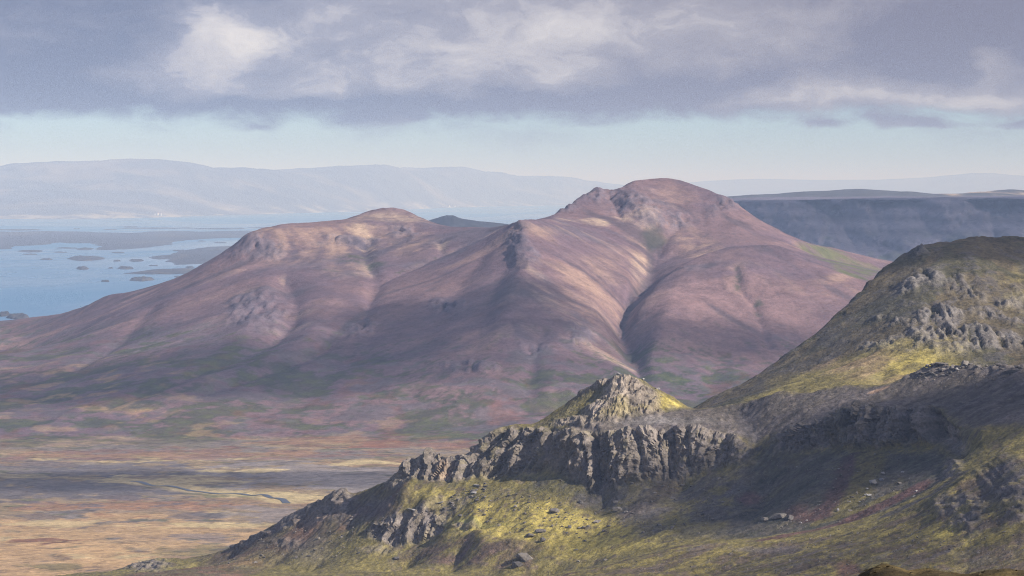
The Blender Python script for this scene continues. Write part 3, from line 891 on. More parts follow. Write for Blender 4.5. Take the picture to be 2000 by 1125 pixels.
    cols = p.c * np.clip(1 + .08 * l1 + .15 * nB, .6, 1.5)[:, None]
    Fc = quad_faces(ny, nx)
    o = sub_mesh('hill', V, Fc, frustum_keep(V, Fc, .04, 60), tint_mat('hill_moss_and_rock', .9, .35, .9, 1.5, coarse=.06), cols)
    tag(o, 'steep green hill with rocky face at the right edge', 'hill', kind='structure')
    return T

HILL = build_right_hill()


# ================================================================== foreground ridge with cliffs, knoll and mossy bowl
def build_ridge():
    T = Terrain(-460, 480, 1480, 2960, 2.5)
    crest = [(120, 1175, 2.72), (230, 1128, 2.68), (262, 1108, 2.67), (290, 1094, 2.66), (325, 1090, 2.65), (370, 1092, 2.64), (430, 1078, 2.60), (460, 1066, 2.58), (500, 1046, 2.565), (550, 1017, 2.55), (600, 990, 2.53),
             (630, 973, 2.52), (652, 962, 2.51), (663, 961, 2.505), (676, 969, 2.50), (692, 968, 2.50), (720, 954, 2.49), (750, 941, 2.48), (772, 925, 2.47)]
    T.line(K(crest))
    T.line(K([(772, 925, 2.47), (780, 908, 2.462), (792, 895, 2.46), (810, 888, 2.458), (830, 884, 2.455), (850, 879, 2.45), (862, 884, 2.447), (876, 893, 2.445)]))      # tooth crag
    T.line(K([(876, 893, 2.445), (885, 902, 2.46), (905, 892, 2.475), (925, 882, 2.47), (940, 872, 2.46)]))                                        # notch
    T.line(K([(940, 872, 2.455), (950, 856, 2.452), (962, 840, 2.448), (978, 831, 2.446), (1000, 827, 2.445), (1020, 826, 2.444), (1045, 831, 2.444)]))
    T.line(K([(1045, 831, 2.455), (1080, 806, 2.46), (1110, 786, 2.46), (1140, 766, 2.455), (1170, 749, 2.45), (1195, 737, 2.445), (1208, 729, 2.44)]))
    T.line(K([(1208, 729, 2.44), (1224, 734, 2.44), (1240, 738, 2.44), (1256, 737, 2.44), (1268, 748, 2.44), (1286, 757, 2.44), (1302, 769, 2.44), (1352, 798, 2.435)]))
    rim = [(1352, 798, 2.43), (1400, 793, 2.42), (1440, 786, 2.41), (1480, 776, 2.40), (1500, 769, 2.395), (1530, 760, 2.39), (1558, 764, 2.385), (1590, 764, 2.38), (1618, 756, 2.37), (1640, 751, 2.365),
           (1720, 752, 2.345), (1742, 749, 2.34), (1770, 737, 2.33), (1800, 722, 2.325), (1815, 711, 2.32), (1850, 712, 2.31), (1900, 711, 2.29), (1950, 712, 2.275), (2000, 713, 2.26), (2150, 713, 2.22)]
    T.line(K(rim))
    # back slopes
    back = K(crest)
    T.line([q + np.array((-30, 60, -22)) for q in back])
    T.line([np.array((q[0] - 90, q[1] + 170, max(q[2] - 85, 48))) for q in back])
    bk = K([(772, 925, 2.47), (862, 884, 2.46), (950, 856, 2.47), (1045, 831, 2.48), (1140, 766, 2.475), (1208, 729, 2.47), (1302, 769, 2.46), (1352, 798, 2.45)] + rim[1:])
    T.line([q + np.array((0, 45, -28)) for q in bk])
    T.line([q + np.array((0, 200, -120)) for q in bk])
    T.line([(-460, 2940, 40), (-200, 2940, 40), (100, 2940, 60), (480, 2940, 90)])
    # knoll (pyramid): front rib, left gully, right flank, foot
    T.line(K([(1209, 731, 2.438), (1206, 745, 2.430), (1196, 766, 2.418), (1186, 800, 2.40), (1172, 826, 2.386)]))
    T.line(K([(1196, 742, 2.44), (1165, 776, 2.436), (1125, 812, 2.42), (1092, 832, 2.412)]))
    T.line(K([(1245, 742, 2.434), (1248, 780, 2.412), (1240, 812, 2.394)]))
    T.line(K([(1290, 765, 2.434), (1305, 790, 2.42), (1310, 802, 2.405)]))
    T.line(K([(1050, 833, 2.43), (1092, 834, 2.41), (1130, 830, 2.393), (1172, 828, 2.384), (1240, 814, 2.392), (1290, 806, 2.402), (1352, 800, 2.42)]))
    # cliff: upper edge and foot
    top = [(945, 866, 2.445), (958, 850, 2.44), (975, 839, 2.436), (1000, 834, 2.432), (1030, 838, 2.424), (1062, 841, 2.412), (1086, 840, 2.398), (1110, 846, 2.385), (1140, 852, 2.374), (1165, 850, 2.368), (1182, 846, 2.364),
           (1210, 846, 2.36), (1250, 843, 2.356), (1300, 838, 2.352), (1350, 838, 2.35), (1400, 850, 2.343), (1440, 866, 2.33), (1462, 880, 2.318)]
    foot = [(790, 940, 2.432), (830, 940, 2.428), (880, 944, 2.42), (930, 938, 2.418), (1000, 931, 2.405), (1060, 923, 2.394), (1100, 930, 2.374), (1140, 950, 2.354), (1172, 966, 2.343), (1200, 948, 2.34), (1240, 938, 2.335),
            (1290, 942, 2.33), (1335, 938, 2.327), (1400, 920, 2.322), (1450, 908, 2.308), (1478, 905, 2.30)]
    T.line(K(top)); T.line(K(foot))
    T.line(K([(795, 905, 2.452), (830, 897, 2.448), (862, 898, 2.44)]))
    # top of the cliff: slabs sloping to the knoll
    T.line(K([(1110, 840, 2.394), (1180, 839, 2.373), (1260, 828, 2.376), (1340, 818, 2.384), (1390, 820, 2.38)]))
    # gully on the right of the pillars
    T.line(K([(1440, 803, 2.40), (1462, 832, 2.365), (1478, 858, 2.335), (1488, 895, 2.305), (1494, 940, 2.275), (1496, 985, 2.24), (1470, 1015, 2.205), (1420, 1040, 2.165)]))
    # bowl cliffs
    top2 = [(1510, 850, 2.315), (1540, 838, 2.305), (1580, 832, 2.293), (1620, 822, 2.283), (1655, 806, 2.277), (1700, 800, 2.265), (1760, 800, 2.248), (1800, 796, 2.235), (1832, 802, 2.215), (1856, 826, 2.185), (1885, 838, 2.155), (1920, 842, 2.12)]
    foot2 = [(1520, 885, 2.298), (1570, 884, 2.283), (1640, 876, 2.268), (1700, 876, 2.252), (1760, 874, 2.235), (1800, 868, 2.222), (1835, 874, 2.195), (1862, 892, 2.16), (1885, 905, 2.12)]
    T.line(K(top2)); T.line(K(foot2))
    T.line(K([(1560, 800, 2.335), (1640, 787, 2.315), (1720, 780, 2.298), (1800, 775, 2.275), (1860, 778, 2.245), (1930, 792, 2.19), (2000, 826, 2.11), (2100, 862, 2.05)]))
    T.line(K([(1880, 750, 2.272), (1960, 745, 2.235), (2050, 750, 2.2)]))
    T.line(K([(1935, 770, 2.228), (1968, 790, 2.185), (2020, 812, 2.125)]))
    # bowl floor and the mossy apron
    T.line(K([(1885, 915, 2.08), (1850, 935, 2.09), (1800, 965, 2.085), (1720, 1000, 2.08), (1640, 1025, 2.085), (1560, 1040, 2.10), (1490, 1048, 2.12), (1400, 1056, 2.145), (1320, 1066, 2.165), (1220, 1092, 2.18), (1120, 1120, 2.2), (1040, 1150, 2.21)]))
    T.line(K([(1780, 900, 2.19), (1720, 940, 2.16), (1650, 975, 2.14)]))
    T.line(K([(1620, 900, 2.25), (1590, 950, 2.205), (1550, 1000, 2.15)]))
    T.line(K([(1330, 955, 2.325), (1320, 1000, 2.27), (1310, 1040, 2.215)]))
    T.line(K([(1180, 985, 2.34), (1170, 1020, 2.295), (1160, 1070, 2.24)]))
    T.line(K([(1040, 945, 2.385), (1040, 990, 2.335), (1040, 1040, 2.285), (1050, 1090, 2.235)]))
    T.line(K([(930, 950, 2.405), (925, 990, 2.37), (930, 1030, 2.325), (960, 1070, 2.275), (960, 1130, 2.235)]))
    T.line(K([(1000, 1050, 2.275), (1050, 1060, 2.262), (1068, 1045, 2.268), (1062, 1075, 2.245), (1030, 1095, 2.238)]))
    # near slope with its edge
    T.line(K([(1900, 918, 2.00), (1872, 944, 1.985), (1838, 972, 1.985), (1800, 996, 1.985), (1700, 1031, 2.0), (1600, 1050, 2.015), (1550, 1057, 2.03), (1480, 1060, 2.05), (1400, 1062, 2.075), (1330, 1066, 2.10), (1265, 1083, 2.12), (1200, 1100, 2.135), (1100, 1124, 2.165), (1000, 1160, 2.19)]))
    T.line(K([(1960, 880, 2.0), (1990, 930, 1.93), (1990, 1000, 1.865)]))
    T.line(K([(1920, 960, 1.95), (1900, 1000, 1.915), (1890, 1060, 1.865), (1880, 1125, 1.805)]))
    T.line(K([(1800, 1030, 1.945), (1700, 1070, 1.92), (1640, 1128, 1.87)]))
    T.line(K([(1550, 1080, 1.985), (1450, 1095, 2.0), (1380, 1130, 1.98)]))
    T.line(K([(2050, 850, 2.03), (2080, 940, 1.9), (2080, 1050, 1.8), (2080, 1130, 1.73)]))
    T.line([(-460, 1700, 150), (-100, 1700, 190), (200, 1700, 226), (480, 1700, 250)])
    T.line([(-460, 1490, 165), (-100, 1490, 210), (200, 1490, 250), (480, 1490, 265)])
    # lower left flank, its knolls
    T.line(K([(790, 950, 2.42), (740, 985, 2.455), (680, 1000, 2.47)]))
    T.line(K([(850, 965, 2.40), (800, 1000, 2.395)]))
    T.line(K([(672, 985, 2.488), (690, 1010, 2.462), (680, 1045, 2.435), (640, 1080, 2.42), (600, 1130, 2.385)]))
    T.line(K([(610, 1005, 2.515), (600, 1030, 2.495), (570, 1065, 2.47), (520, 1125, 2.435)]))
    T.line(K([(470, 1080, 2.55), (430, 1110, 2.54), (390, 1140, 2.53)]))
    T.line(K([(735, 1026, 2.412), (752, 1016, 2.408), (780, 1009, 2.402), (815, 1006, 2.398), (850, 1012, 2.39), (862, 1022, 2.385)]))
    T.line(K([(720, 1052, 2.40), (745, 1064, 2.39), (770, 1074, 2.382), (800, 1076, 2.377), (835, 1062, 2.375), (856, 1048, 2.374)]))
    T.line(K([(700, 1040, 2.42), (712, 1050, 2.412)]))
    T.line(K([(850, 1058, 2.362), (866, 1040, 2.36), (884, 1029, 2.357), (905, 1028, 2.354), (925, 1042, 2.345), (935, 1060, 2.33)]))
    T.line(K([(800, 1100, 2.355), (780, 1130, 2.33)]))
    T.line(K([(900, 1080, 2.31), (880, 1130, 2.27)]))
    T.line(K([(980, 1055, 2.30), (1010, 1045, 2.30)]))
    T.solve(60, 1)
    X, Y = T.grid()
    T.Z = T.Z + fbm2(X, Y, 60, 4, .5, 51) * 1.2
    L1 = T.lic(RNG.normal(size=T.Z.shape), 10, 3); L2 = T.lic(Terrain.blur(RNG.normal(size=T.Z.shape), 3) * 3, 18, 5)
    T.Z = T.Z + L1 * 0.12 + L2 * 0.25

    nx, ny = 780, 650
    XX, YY = column_grid(T, nx, ny, -440, 450, 1620, 2820, 4.5, 3)
    ZZ = T.h(XX, YY)
    n = grid_normals(XX, YY, ZZ)
    x, y = XX.ravel(), YY.ravel()
    p = Paint(T, x, y, C_MOSS)
    # ---- rock masks (in plan, from the feature lines)
    def between(a, b, ext=6.0, soft=5.0, low=1.0):
        A = np.array(K(a)); B = np.array(K(b))
        A = A[np.argsort(A[:, 0])]; B = B[np.argsort(B[:, 0])]
        ya = np.interp(x, A[:, 0], A[:, 1]); yb = np.interp(x, B[:, 0], B[:, 1])
        lo = max(A[0, 0], B[0, 0]); hi = min(A[-1, 0], B[-1, 0])
        m = sstep(-soft, soft, ya + ext - y) * sstep(-soft, soft, y - yb + low - soft)
        return m * sstep(lo - 8, lo + 4, x) * (1 - sstep(hi - 4, hi + 8, x))
    cl = between(top, foot[3:], 6, 5, 4)
    tooth = between([(776, 915, 2.465), (800, 892, 2.465), (850, 880, 2.458), (880, 893, 2.452), (905, 905, 2.45), (945, 868, 2.452)], [(776, 938, 2.437), (830, 940, 2.428), (880, 944, 2.42), (945, 938, 2.416)], 3, 4)
    cl2 = between(top2, foot2, 4, 4, 3)
    crag = between([(728, 1030, 2.412), (752, 1016, 2.408), (815, 1006, 2.398), (866, 1024, 2.386)], [(715, 1052, 2.402), (770, 1074, 2.382), (835, 1062, 2.375), (866, 1044, 2.372)], 3, 3)
    knoll = np.maximum.reduce([p.ell(1225, 775, 55, 42, .4), p.ell(1195, 740, 30, 12, .4) , p.stroke([(1140, 768), (1170, 750), (1208, 732)], 5) * .8, p.ell(1130, 822, 50, 8, .5) * .8, p.ell(1170, 800, 24, 18, .4)])
    near = np.maximum.reduce([p.ell(1890, 1000, 34, 34, .4), p.ell(1990, 960, 40, 40, .5) * .7, p.ell(1850, 990, 24, 20) * .8, p.ell(1860, 915, 16, 18)])
    ribs = np.maximum.reduce([p.stroke([(560, 1015), (620, 985), (660, 964), (680, 985)], 9) , p.ell(620, 1010, 40, 16) * .7, p.ell(640, 985, 25, 14), p.stroke([(460, 1068), (560, 1030), (600, 1010)], 6) * .8, p.ell(290, 1105, 36, 12), p.ell(560, 1060, 25, 10) * .7, p.ell(765, 940, 20, 12) * .9, p.ell(740, 1075, 40, 8) * .5, p.ell(910, 1030, 30, 6) * .8, p.ell(740, 985, 20, 8) * .7])
    rimr = np.maximum(p.stroke([(1790, 728), (1815, 712), (1900, 714), (2000, 716)], 9), p.stroke([(1580, 830), (1640, 815), (1560, 850)], 8) * .7)
    sc = np.maximum.reduce([p.stroke([(900, 985), (860, 1000), (840, 1008)], 8) * .6, p.ell(1270, 985, 60, 22) * .5])
    g = lambda m: m.reshape(ny, nx)
    # ---- rock relief: leaning slabs on the left, bulging pillars in the middle, blocky ribs elsewhere
    wob = fbm3(XX / 30, YY / 30, ZZ / 30, 3, .5) * 9
    s = XX - 0.55 * ZZ + wob
    def saw(q, lam, sharp=.8):
        f = np.mod(q / lam, 1.0)
        return np.where(f < sharp, f / sharp, (1 - f) / (1 - sharp)) - .5
    slab = saw(s, 17, .78) * 9 + saw(s * 1.3 + 5 * perlin2(XX / 40, ZZ / 20), 7.3, .75) * 3.2 + fbm3(XX / 6, YY / 6, ZZ / 9, 3, .6, 2) * 1.6
    sx = XX + .12 * ZZ + 5 * perlin2(XX / 50, ZZ / 35)
    pil = (np.abs(perlin2(sx / 30 + 3.3, ZZ / 90 + .2)) * 2.2 - .55) * 13 + (np.abs(perlin2(sx / 12, ZZ / 22 + 9)) - .25) * 5 + np.sin(ZZ / 2.2 + 2 * perlin2(XX / 14, ZZ / 10)) * .45 + fbm3(XX / 7, YY / 7, ZZ / 6, 3, .55, 7) * 1.3
    def pillars(cells, d, A, seed, lean=.1):
        """rock bulges, ribs and alcoves of uneven width, parted by narrow clefts: (right edge, how far it stands out, how round)"""
        cx = np.array([(c[0] - 1000) / F * d for c in cells]); off = np.array([c[1] for c in cells], float); rnd = np.array([c[2] for c in cells], float)
        q = XX + lean * (ZZ - 270) + 3.0 * perlin2(XX / 30 + seed, ZZ / 22) + 1.6 * perlin2(XX / 9, ZZ / 6 + seed)
        k = np.clip(np.searchsorted(cx, q), 1, len(cx) - 1)
        a, b = cx[k - 1], cx[k]
        tau = np.clip((q - a) / (b - a), 0, 1)
        env = .55 + .9 * (perlin2(XX / 22 + 3 * seed, ZZ / 13 + seed) + .5)
        return (off[k] + A * rnd[k] * (np.sqrt(np.clip(1 - (2 * tau - 1) ** 2, 0, 1)) - .55)) * env
    ledge = np.floor(ZZ / 4.2 + .8 * perlin2(XX / 16, ZZ / 12)) % 2
    pilA = pillars([(1030, 2, .4), (1062, 2, .5), (1084, -2, .4), (1108, -6, .3), (1122, 3, .6), (1146, 1, .6), (1158, 3, .6), (1192, -8, .3), (1206, 2, .7), (1252, 6, .8), (1288, 5, .8), (1300, 0, .6), (1318, -6, .4), (1346, 2, .6), (1394, 5, .5), (1425, 1, .5), (1472, 4, .5), (1500, -5, .4)], 2350, 11, 1.3) \
        + (np.abs(perlin2(sx / 8, ZZ / 20 + 9)) - .25) * 4.5 + ledge * 1.0 * (perlin2(XX / 20, ZZ / 20 + 4) > -.1) + fbm3(XX / 6, YY / 6, ZZ / 5, 3, .62, 7) * 2.2
    pilB = pillars([(1490, 0, .5), (1522, 1, .5), (1548, -3, .5), (1590, 1, .4), (1630, -2, .6), (1658, 3, .8), (1672, 0, .6), (1704, 4, .7), (1722, 1, .6), (1758, 5, .6), (1782, -4, .4), (1800, 3, .7), (1834, -8, .3), (1850, 2, .6), (1870, -3, .6), (1915, 3, .5), (1960, 0, .5)], 2240, 10, 4.1, -.15) \
        + (np.abs(perlin2(sx / 6, ZZ / 14 + 2)) - .25) * 5 + fbm3(XX / 5, YY / 5, ZZ / 5, 3, .62, 9) * 2.0
    blk = ridged2(XX - .4 * ZZ, ZZ * .6 + YY * .3, 15, 4, .55, 55) * 3.2 + ridged2(XX, ZZ, 6, 3, .5, 56) * 1.2 + fbm3(XX / 5, YY / 5, ZZ / 5, 2, .6, 4) * 1.0
    wq = 2.2 * perlin2(XX / 11, ZZ / 11)
    rockany = np.maximum.reduce([g(q) for q in (cl, tooth, cl2, crag, knoll, near, ribs, rimr)]) > .02
    fac = np.zeros_like(XX)
    fa, fz, fy = XX[rockany], ZZ[rockany], YY[rockany]
    fw = wq[rockany]
    fac[rockany] = blocks(fa - .45 * fz + fw, fz, 8.5, 15, 2.0, 2.6, 1) + blocks(fa - .3 * fz + fw * .6 + .4 * fy, fz + .2 * fy, 3.8, 6.0, .9, 1.3, 2) + .5 * blocks(fa + .3 * fy, fz, 1.9, 2.6, .7, .8, 4)
    wl = 1 - sstep(30, 55, XX)          # slabs hand over to pillars
    rockm_ = g(np.clip(np.maximum.reduce([cl, tooth * .9, cl2, crag * .8, near * 1.2, ribs * .8, rimr * .3]), 0, 1))
    out = n.copy(); out[..., 2] *= .35
    out /= np.linalg.norm(out, axis=-1, keepdims=True) + 1e-9
    disp = rockm_ * fac * 1.0 + g(cl) * (wl * slab * .9 + (1 - wl) * pilA * .7) + g(tooth) * slab * .75 + g(crag) * slab * .6 + g(cl2) * (pilB * 1.25 + .8 * fac + .5 * blk) + g(np.maximum(np.maximum(ribs, near), rimr * .35)) * blk * .85
    up = g(knoll) * (blk * .9 + fac * .9) + g(sc) * blk * .4 + (0.4 * ridged2(XX, YY, 7, 3, .55, 57) + .45 * fbm2(XX, YY, 5, 2, .6, 58) + .2 * fbm3(XX / 3, YY / 3, ZZ / 3, 2, .5, 3))
    rills = g(p.ell(1970, 930, 60, 45, .4)) * (np.abs(perlin2((XX + .3 * ZZ + 3 * perlin2(XX / 15, ZZ / 15)) / 5.5, ZZ / 60)) - .25) * 4.5
    V = np.stack([XX, YY, ZZ], -1) + out * (disp + rills)[..., None] + n * up[..., None]
    V = V.reshape(-1, 3)
    dv = (disp + rills).ravel()

    # ---- colours
    l1 = T.samp(L1, x, y); l2 = T.samp(L2, x, y)
    nA = fbm2(x, y, 110, 4, .55, 61); nB = fbm2(x, y, 30, 5, .62, 62); nC = fbm2(x, y, 9, 4, .65, 63)
    dark = sstep(.0, .5, nB + .4 * nC)
    p.mix(sstep(.08, .26, nB + .5 * nC), C_OLIVE, .65)
    p.mix(sstep(.38, .55, nC + .3 * nB + .25 * l1), C_BROWN, .6)
    p.mix(sstep(1.2, 1.9, l1 + .5 * nC), C_DGREEN, .6)
    # left flank: brown and rust with olive
    left = p.poly([(200, 1130), (460, 1066), (660, 962), (780, 930), (800, 975), (720, 1010), (680, 1040), (560, 1090), (450, 1130)], 10)
    p.mix(left, C_BROWN * 1.15, .75)
    p.mix(left * sstep(0, .5, nB), C_RUSTY, .6)
    p.mix(left * sstep(.05, .5, -nB + .4 * nC), C_OLIVE, .5)
    p.mix(p.ell(605, 1075, 45, 26) * .8, C_GRAVEL * 1.05, .7)
    p.mix(p.ell(700, 1010, 60, 18) * np.clip(.6 + .5 * l2, 0, 1), C_GRAVEL * .95, .7)
    p.mix(p.ell(735, 995, 45, 12), np.array((.13, .085, .085)), .6)
    p.mix(p.ell(610, 1020, 28, 14), np.array((.30, .185, .115)), .6)
    p.mix(p.ell(470, 1080, 90, 14) * .8, C_BROWN, .5)
    # apron: bright moss towards the sunlit floor, greyer under the cliff
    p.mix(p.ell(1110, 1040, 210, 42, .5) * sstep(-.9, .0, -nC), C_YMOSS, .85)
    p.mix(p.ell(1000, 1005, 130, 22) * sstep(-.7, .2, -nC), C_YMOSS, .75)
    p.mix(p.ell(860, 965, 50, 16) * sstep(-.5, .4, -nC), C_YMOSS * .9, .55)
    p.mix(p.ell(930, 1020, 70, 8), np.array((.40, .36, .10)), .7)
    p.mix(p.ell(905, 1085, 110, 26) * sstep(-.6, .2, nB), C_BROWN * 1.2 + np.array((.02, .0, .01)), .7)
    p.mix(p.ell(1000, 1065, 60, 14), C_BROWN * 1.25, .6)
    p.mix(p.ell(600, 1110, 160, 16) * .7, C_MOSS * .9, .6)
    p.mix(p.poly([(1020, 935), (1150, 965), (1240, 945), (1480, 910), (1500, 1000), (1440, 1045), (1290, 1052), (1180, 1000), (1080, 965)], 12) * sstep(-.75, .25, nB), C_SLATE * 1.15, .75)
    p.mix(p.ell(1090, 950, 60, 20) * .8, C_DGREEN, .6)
    p.mix(p.stroke([(1240, 1000), (1280, 970), (1310, 945)], 10), C_BROWN * .95, .6)
    p.mix(p.ell(1370, 1035, 70, 14), C_OLIVE, .7)
    # bowl
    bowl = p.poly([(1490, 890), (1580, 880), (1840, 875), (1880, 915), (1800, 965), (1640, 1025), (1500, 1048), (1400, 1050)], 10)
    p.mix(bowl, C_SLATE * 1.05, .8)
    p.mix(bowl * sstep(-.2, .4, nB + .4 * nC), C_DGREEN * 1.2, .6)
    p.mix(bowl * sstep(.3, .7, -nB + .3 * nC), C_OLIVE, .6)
    p.mix(p.stroke([(1675, 895), (1665, 935), (1640, 970), (1600, 1005)], 13, .3), C_RED * .8, .75)
    p.mix(p.stroke([(1700, 890), (1692, 930), (1675, 965), (1655, 990)], 11, .3), C_MOSS * .72, .85)
    p.mix(p.stroke([(1800, 950), (1720, 990), (1620, 1030), (1500, 1054)], 9, .3), C_RED * .95, .8)
    p.mix(p.stroke([(1745, 965), (1680, 995), (1600, 1022)], 5, .3), C_MOSS * .8, .85)
    p.mix(p.stroke([(1880, 925), (1820, 965), (1740, 1005)], 8, .4), C_SLATE * .75, .8)
    p.mix(p.ell(1465, 975, 22, 12), C_RED * 1.2, .75)
    p.mix(p.ell(1560, 1000, 28, 16), C_RED, .65)
    # plateau gravel
    plat = p.poly([(1100, 838), (1250, 815), (1352, 800), (1440, 788), (1530, 762), (1640, 753), (1742, 750), (1815, 712), (2000, 712), (2050, 800), (2000, 830), (1900, 838), (1830, 800), (1700, 800), (1580, 832), (1490, 860), (1400, 850), (1250, 845)], 7)
    p.mix(plat, np.array((.118, .098, .092)), .85)
    p.mix(plat * sstep(.1, .6, nA + .3 * l2), C_GRAVEL * 1.05, .5)
    p.mix(p.ell(1290, 822, 90, 7), C_ROCK * 1.1, .7)
    p.mix(p.stroke([(1704, 766), (1730, 758)], 3), np.array((.40, .26, .17)), .8)
    p.mix(p.ell(1160, 838, 60, 5), C_GRAVEL * 1.2, .7)
    p.mix(p.poly([(1440, 790), (1500, 772), (1480, 850), (1500, 880), (1455, 870)], 6), C_SLATE * .85, .7)
    # near slope
    nearp = p.poly([(1100, 1126), (1330, 1067), (1550, 1059), (1700, 1033), (1800, 998), (1872, 946), (1910, 925), (2080, 900), (2080, 1130), (1500, 1135)], 7)
    p.mix(nearp, C_MOSS * .55 + C_BROWN * .35, .8)
    p.mix(nearp * sstep(.15, .32, nB + .5 * nC), C_YMOSS * .7, .6)
    p.mix(nearp * sstep(.1, .3, -nB + .5 * nC + .2 * nA), C_BROWN * 1.25, .7)
    p.mix(nearp * sstep(.9, 1.5, l1 + .6 * nC), C_SLATE, .6)
    p.mix(p.ell(1850, 1045, 40, 16) * sstep(-.4, .3, nC), C_YMOSS * 1.15, .7)
    p.mix(p.ell(1655, 1112, 22, 14), np.array((.20, .10, .075)), .8)
    p.mix(p.ell(1930, 1090, 70, 20) * sstep(-.4, .4, nB), C_GRAVEL * .9, .6)
    p.mix(p.ell(1500, 1075, 70, 6), C_GRAVEL, .7)
    p.mix(p.stroke([(1345, 1066), (1265, 1084), (1200, 1102), (1100, 1126)], 4, .4), np.array((.10, .06, .05)), .75)
    p.mix(p.ell(1975, 935, 60, 45), C_SLATE * 1.2, .75)
    # knoll
    kn = p.poly([(1050, 833), (1140, 768), (1208, 730), (1256, 738), (1352, 799), (1300, 806), (1180, 828), (1100, 834)], 5)
    p.mix(kn, C_OLIVE * 1.1, .8)
    p.mix(kn * p.ell(1130, 795, 70, 20) * sstep(-.4, .3, nB), C_MOSS, .6)
    p.mix(kn * p.ell(1310, 785, 34, 14), C_YMOSS, .85)
    p.mix(np.maximum(kn * p.ell(1330, 792, 40, 10), 0) * sstep(0, .5, nB), C_GRAVEL * 1.3, .6)
    # rock surfaces
    rock = np.clip(np.maximum.reduce([cl, tooth, cl2, crag, ribs * .85, near * .9, rimr * .9, knoll * .95, sc * .7]), 0, 1)
    warm = sstep(-.3, .5, nA + .3 * nB)[:, None]
    rc = C_ROCK * (1 + .10 * warm) * np.array((1.05, .99, .95))
    m = (rock * np.clip(.92 + .2 * nC, 0, 1))[:, None]
    p.c = p.c * (1 - m) + rc * m
    p.mix(rock * sstep(.1, .6, nC + .2 * nB) * .8, C_ROCKD * 1.2, .5)
    p.mix(knoll * .9, np.array((.32, .255, .19)), .55)
    p.mix(cl2, C_ROCK * 1.05, .5)
    gz = T.samp(np.hypot(*T.slope()), x, y)
    p.mix(cl * wl.ravel() * sstep(.1, .5, nB - .2 * nC + .25 * l1), C_OLIVE * .9, .6)
    p.mix(np.maximum(cl, tooth) * sstep(.35, .7, nC) * .8, C_MOSS * .8, .5)
    p.mix(tooth * p.ell(865, 925, 16, 20), np.array((.36, .25, .16)), .6)
    p.mix(knoll * sstep(.1, .5, nB) * p.ell(1220, 800, 50, 22), C_MOSS * 1.1, .6)
    p.mix(near * sstep(.1, .5, nB), C_YMOSS * .8, .6)
    p.mix(cl2 * sstep(.2, .6, nB + .3 * nC), C_OLIVE, .5)
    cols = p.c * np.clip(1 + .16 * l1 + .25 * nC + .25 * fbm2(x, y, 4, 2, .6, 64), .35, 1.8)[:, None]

    Fc = quad_faces(ny, nx)
    keep = frustum_keep(V, Fc, .05, 70)
    mat = tint_mat('moss_and_rock', .8, .5, .9, .9, coarse=.12, spots=.45)
    fm = lambda q, th=.5: q[Fc].mean(axis=1) > th
    is_kn = fm(np.maximum(kn, knoll * 0))
    is_cl = fm(cl) & ~is_kn
    is_to = fm(tooth) & ~is_cl & ~is_kn
    is_c2 = fm(cl2) & ~is_cl & ~is_kn
    is_cr = fm(crag)
    rest = ~(is_kn | is_cl | is_to | is_c2 | is_cr)
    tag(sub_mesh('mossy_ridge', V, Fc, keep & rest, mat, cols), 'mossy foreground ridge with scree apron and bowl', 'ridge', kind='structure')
    tag(sub_mesh('rock_knoll', V, Fc, keep & is_kn, mat, cols, False), 'small pyramid-shaped rocky knoll with sunlit right face above the cliff', 'knoll', kind='structure')
    tag(sub_mesh('cliff', V, Fc, keep & is_cl, mat, cols, False), 'grey cliff band of leaning slabs and rounded pillars below the knoll', 'cliff', kind='structure')
    tag(sub_mesh('crag', V, Fc, keep & is_to, mat, cols, False), 'jagged crag at the left end of the cliff, against the valley', 'crag', kind='structure')
    tag(sub_mesh('cliff', V, Fc, keep & is_c2, mat, cols, False), 'shaded curved cliff band at the back of the bowl on the right', 'cliff', kind='structure')
    tag(sub_mesh('crag', V, Fc, keep & is_cr, mat, cols, False), 'low ribbed crag on the mossy slope left of the green hollow', 'crag', kind='structure')
    return T

RIDGE = build_ridge()

# ================================================================== far country
def plain_mat(name, col, bump=0.0, scale=0.01, fine=.3):
    m = bpy.data.materials.new(name); m.use_nodes = True
    t = NT(m.node_tree); bs = t.n['Principled BSDF']
    geo = t.n.new('ShaderNodeNewGeometry')
    n1 = t.noise(geo.outputs['Position'], scale, 6, .6)
    bs.inputs['Roughness'].default_value = .95
    bs.inputs['Specular IOR Level'].default_value = .1
    t.l.new(t.mix(t.ramp(n1, .3, .7), tuple(c * (1 - fine) for c in col), tuple(c * (1 + fine) for c in col)), bs.inputs['Base Color'])
    return m


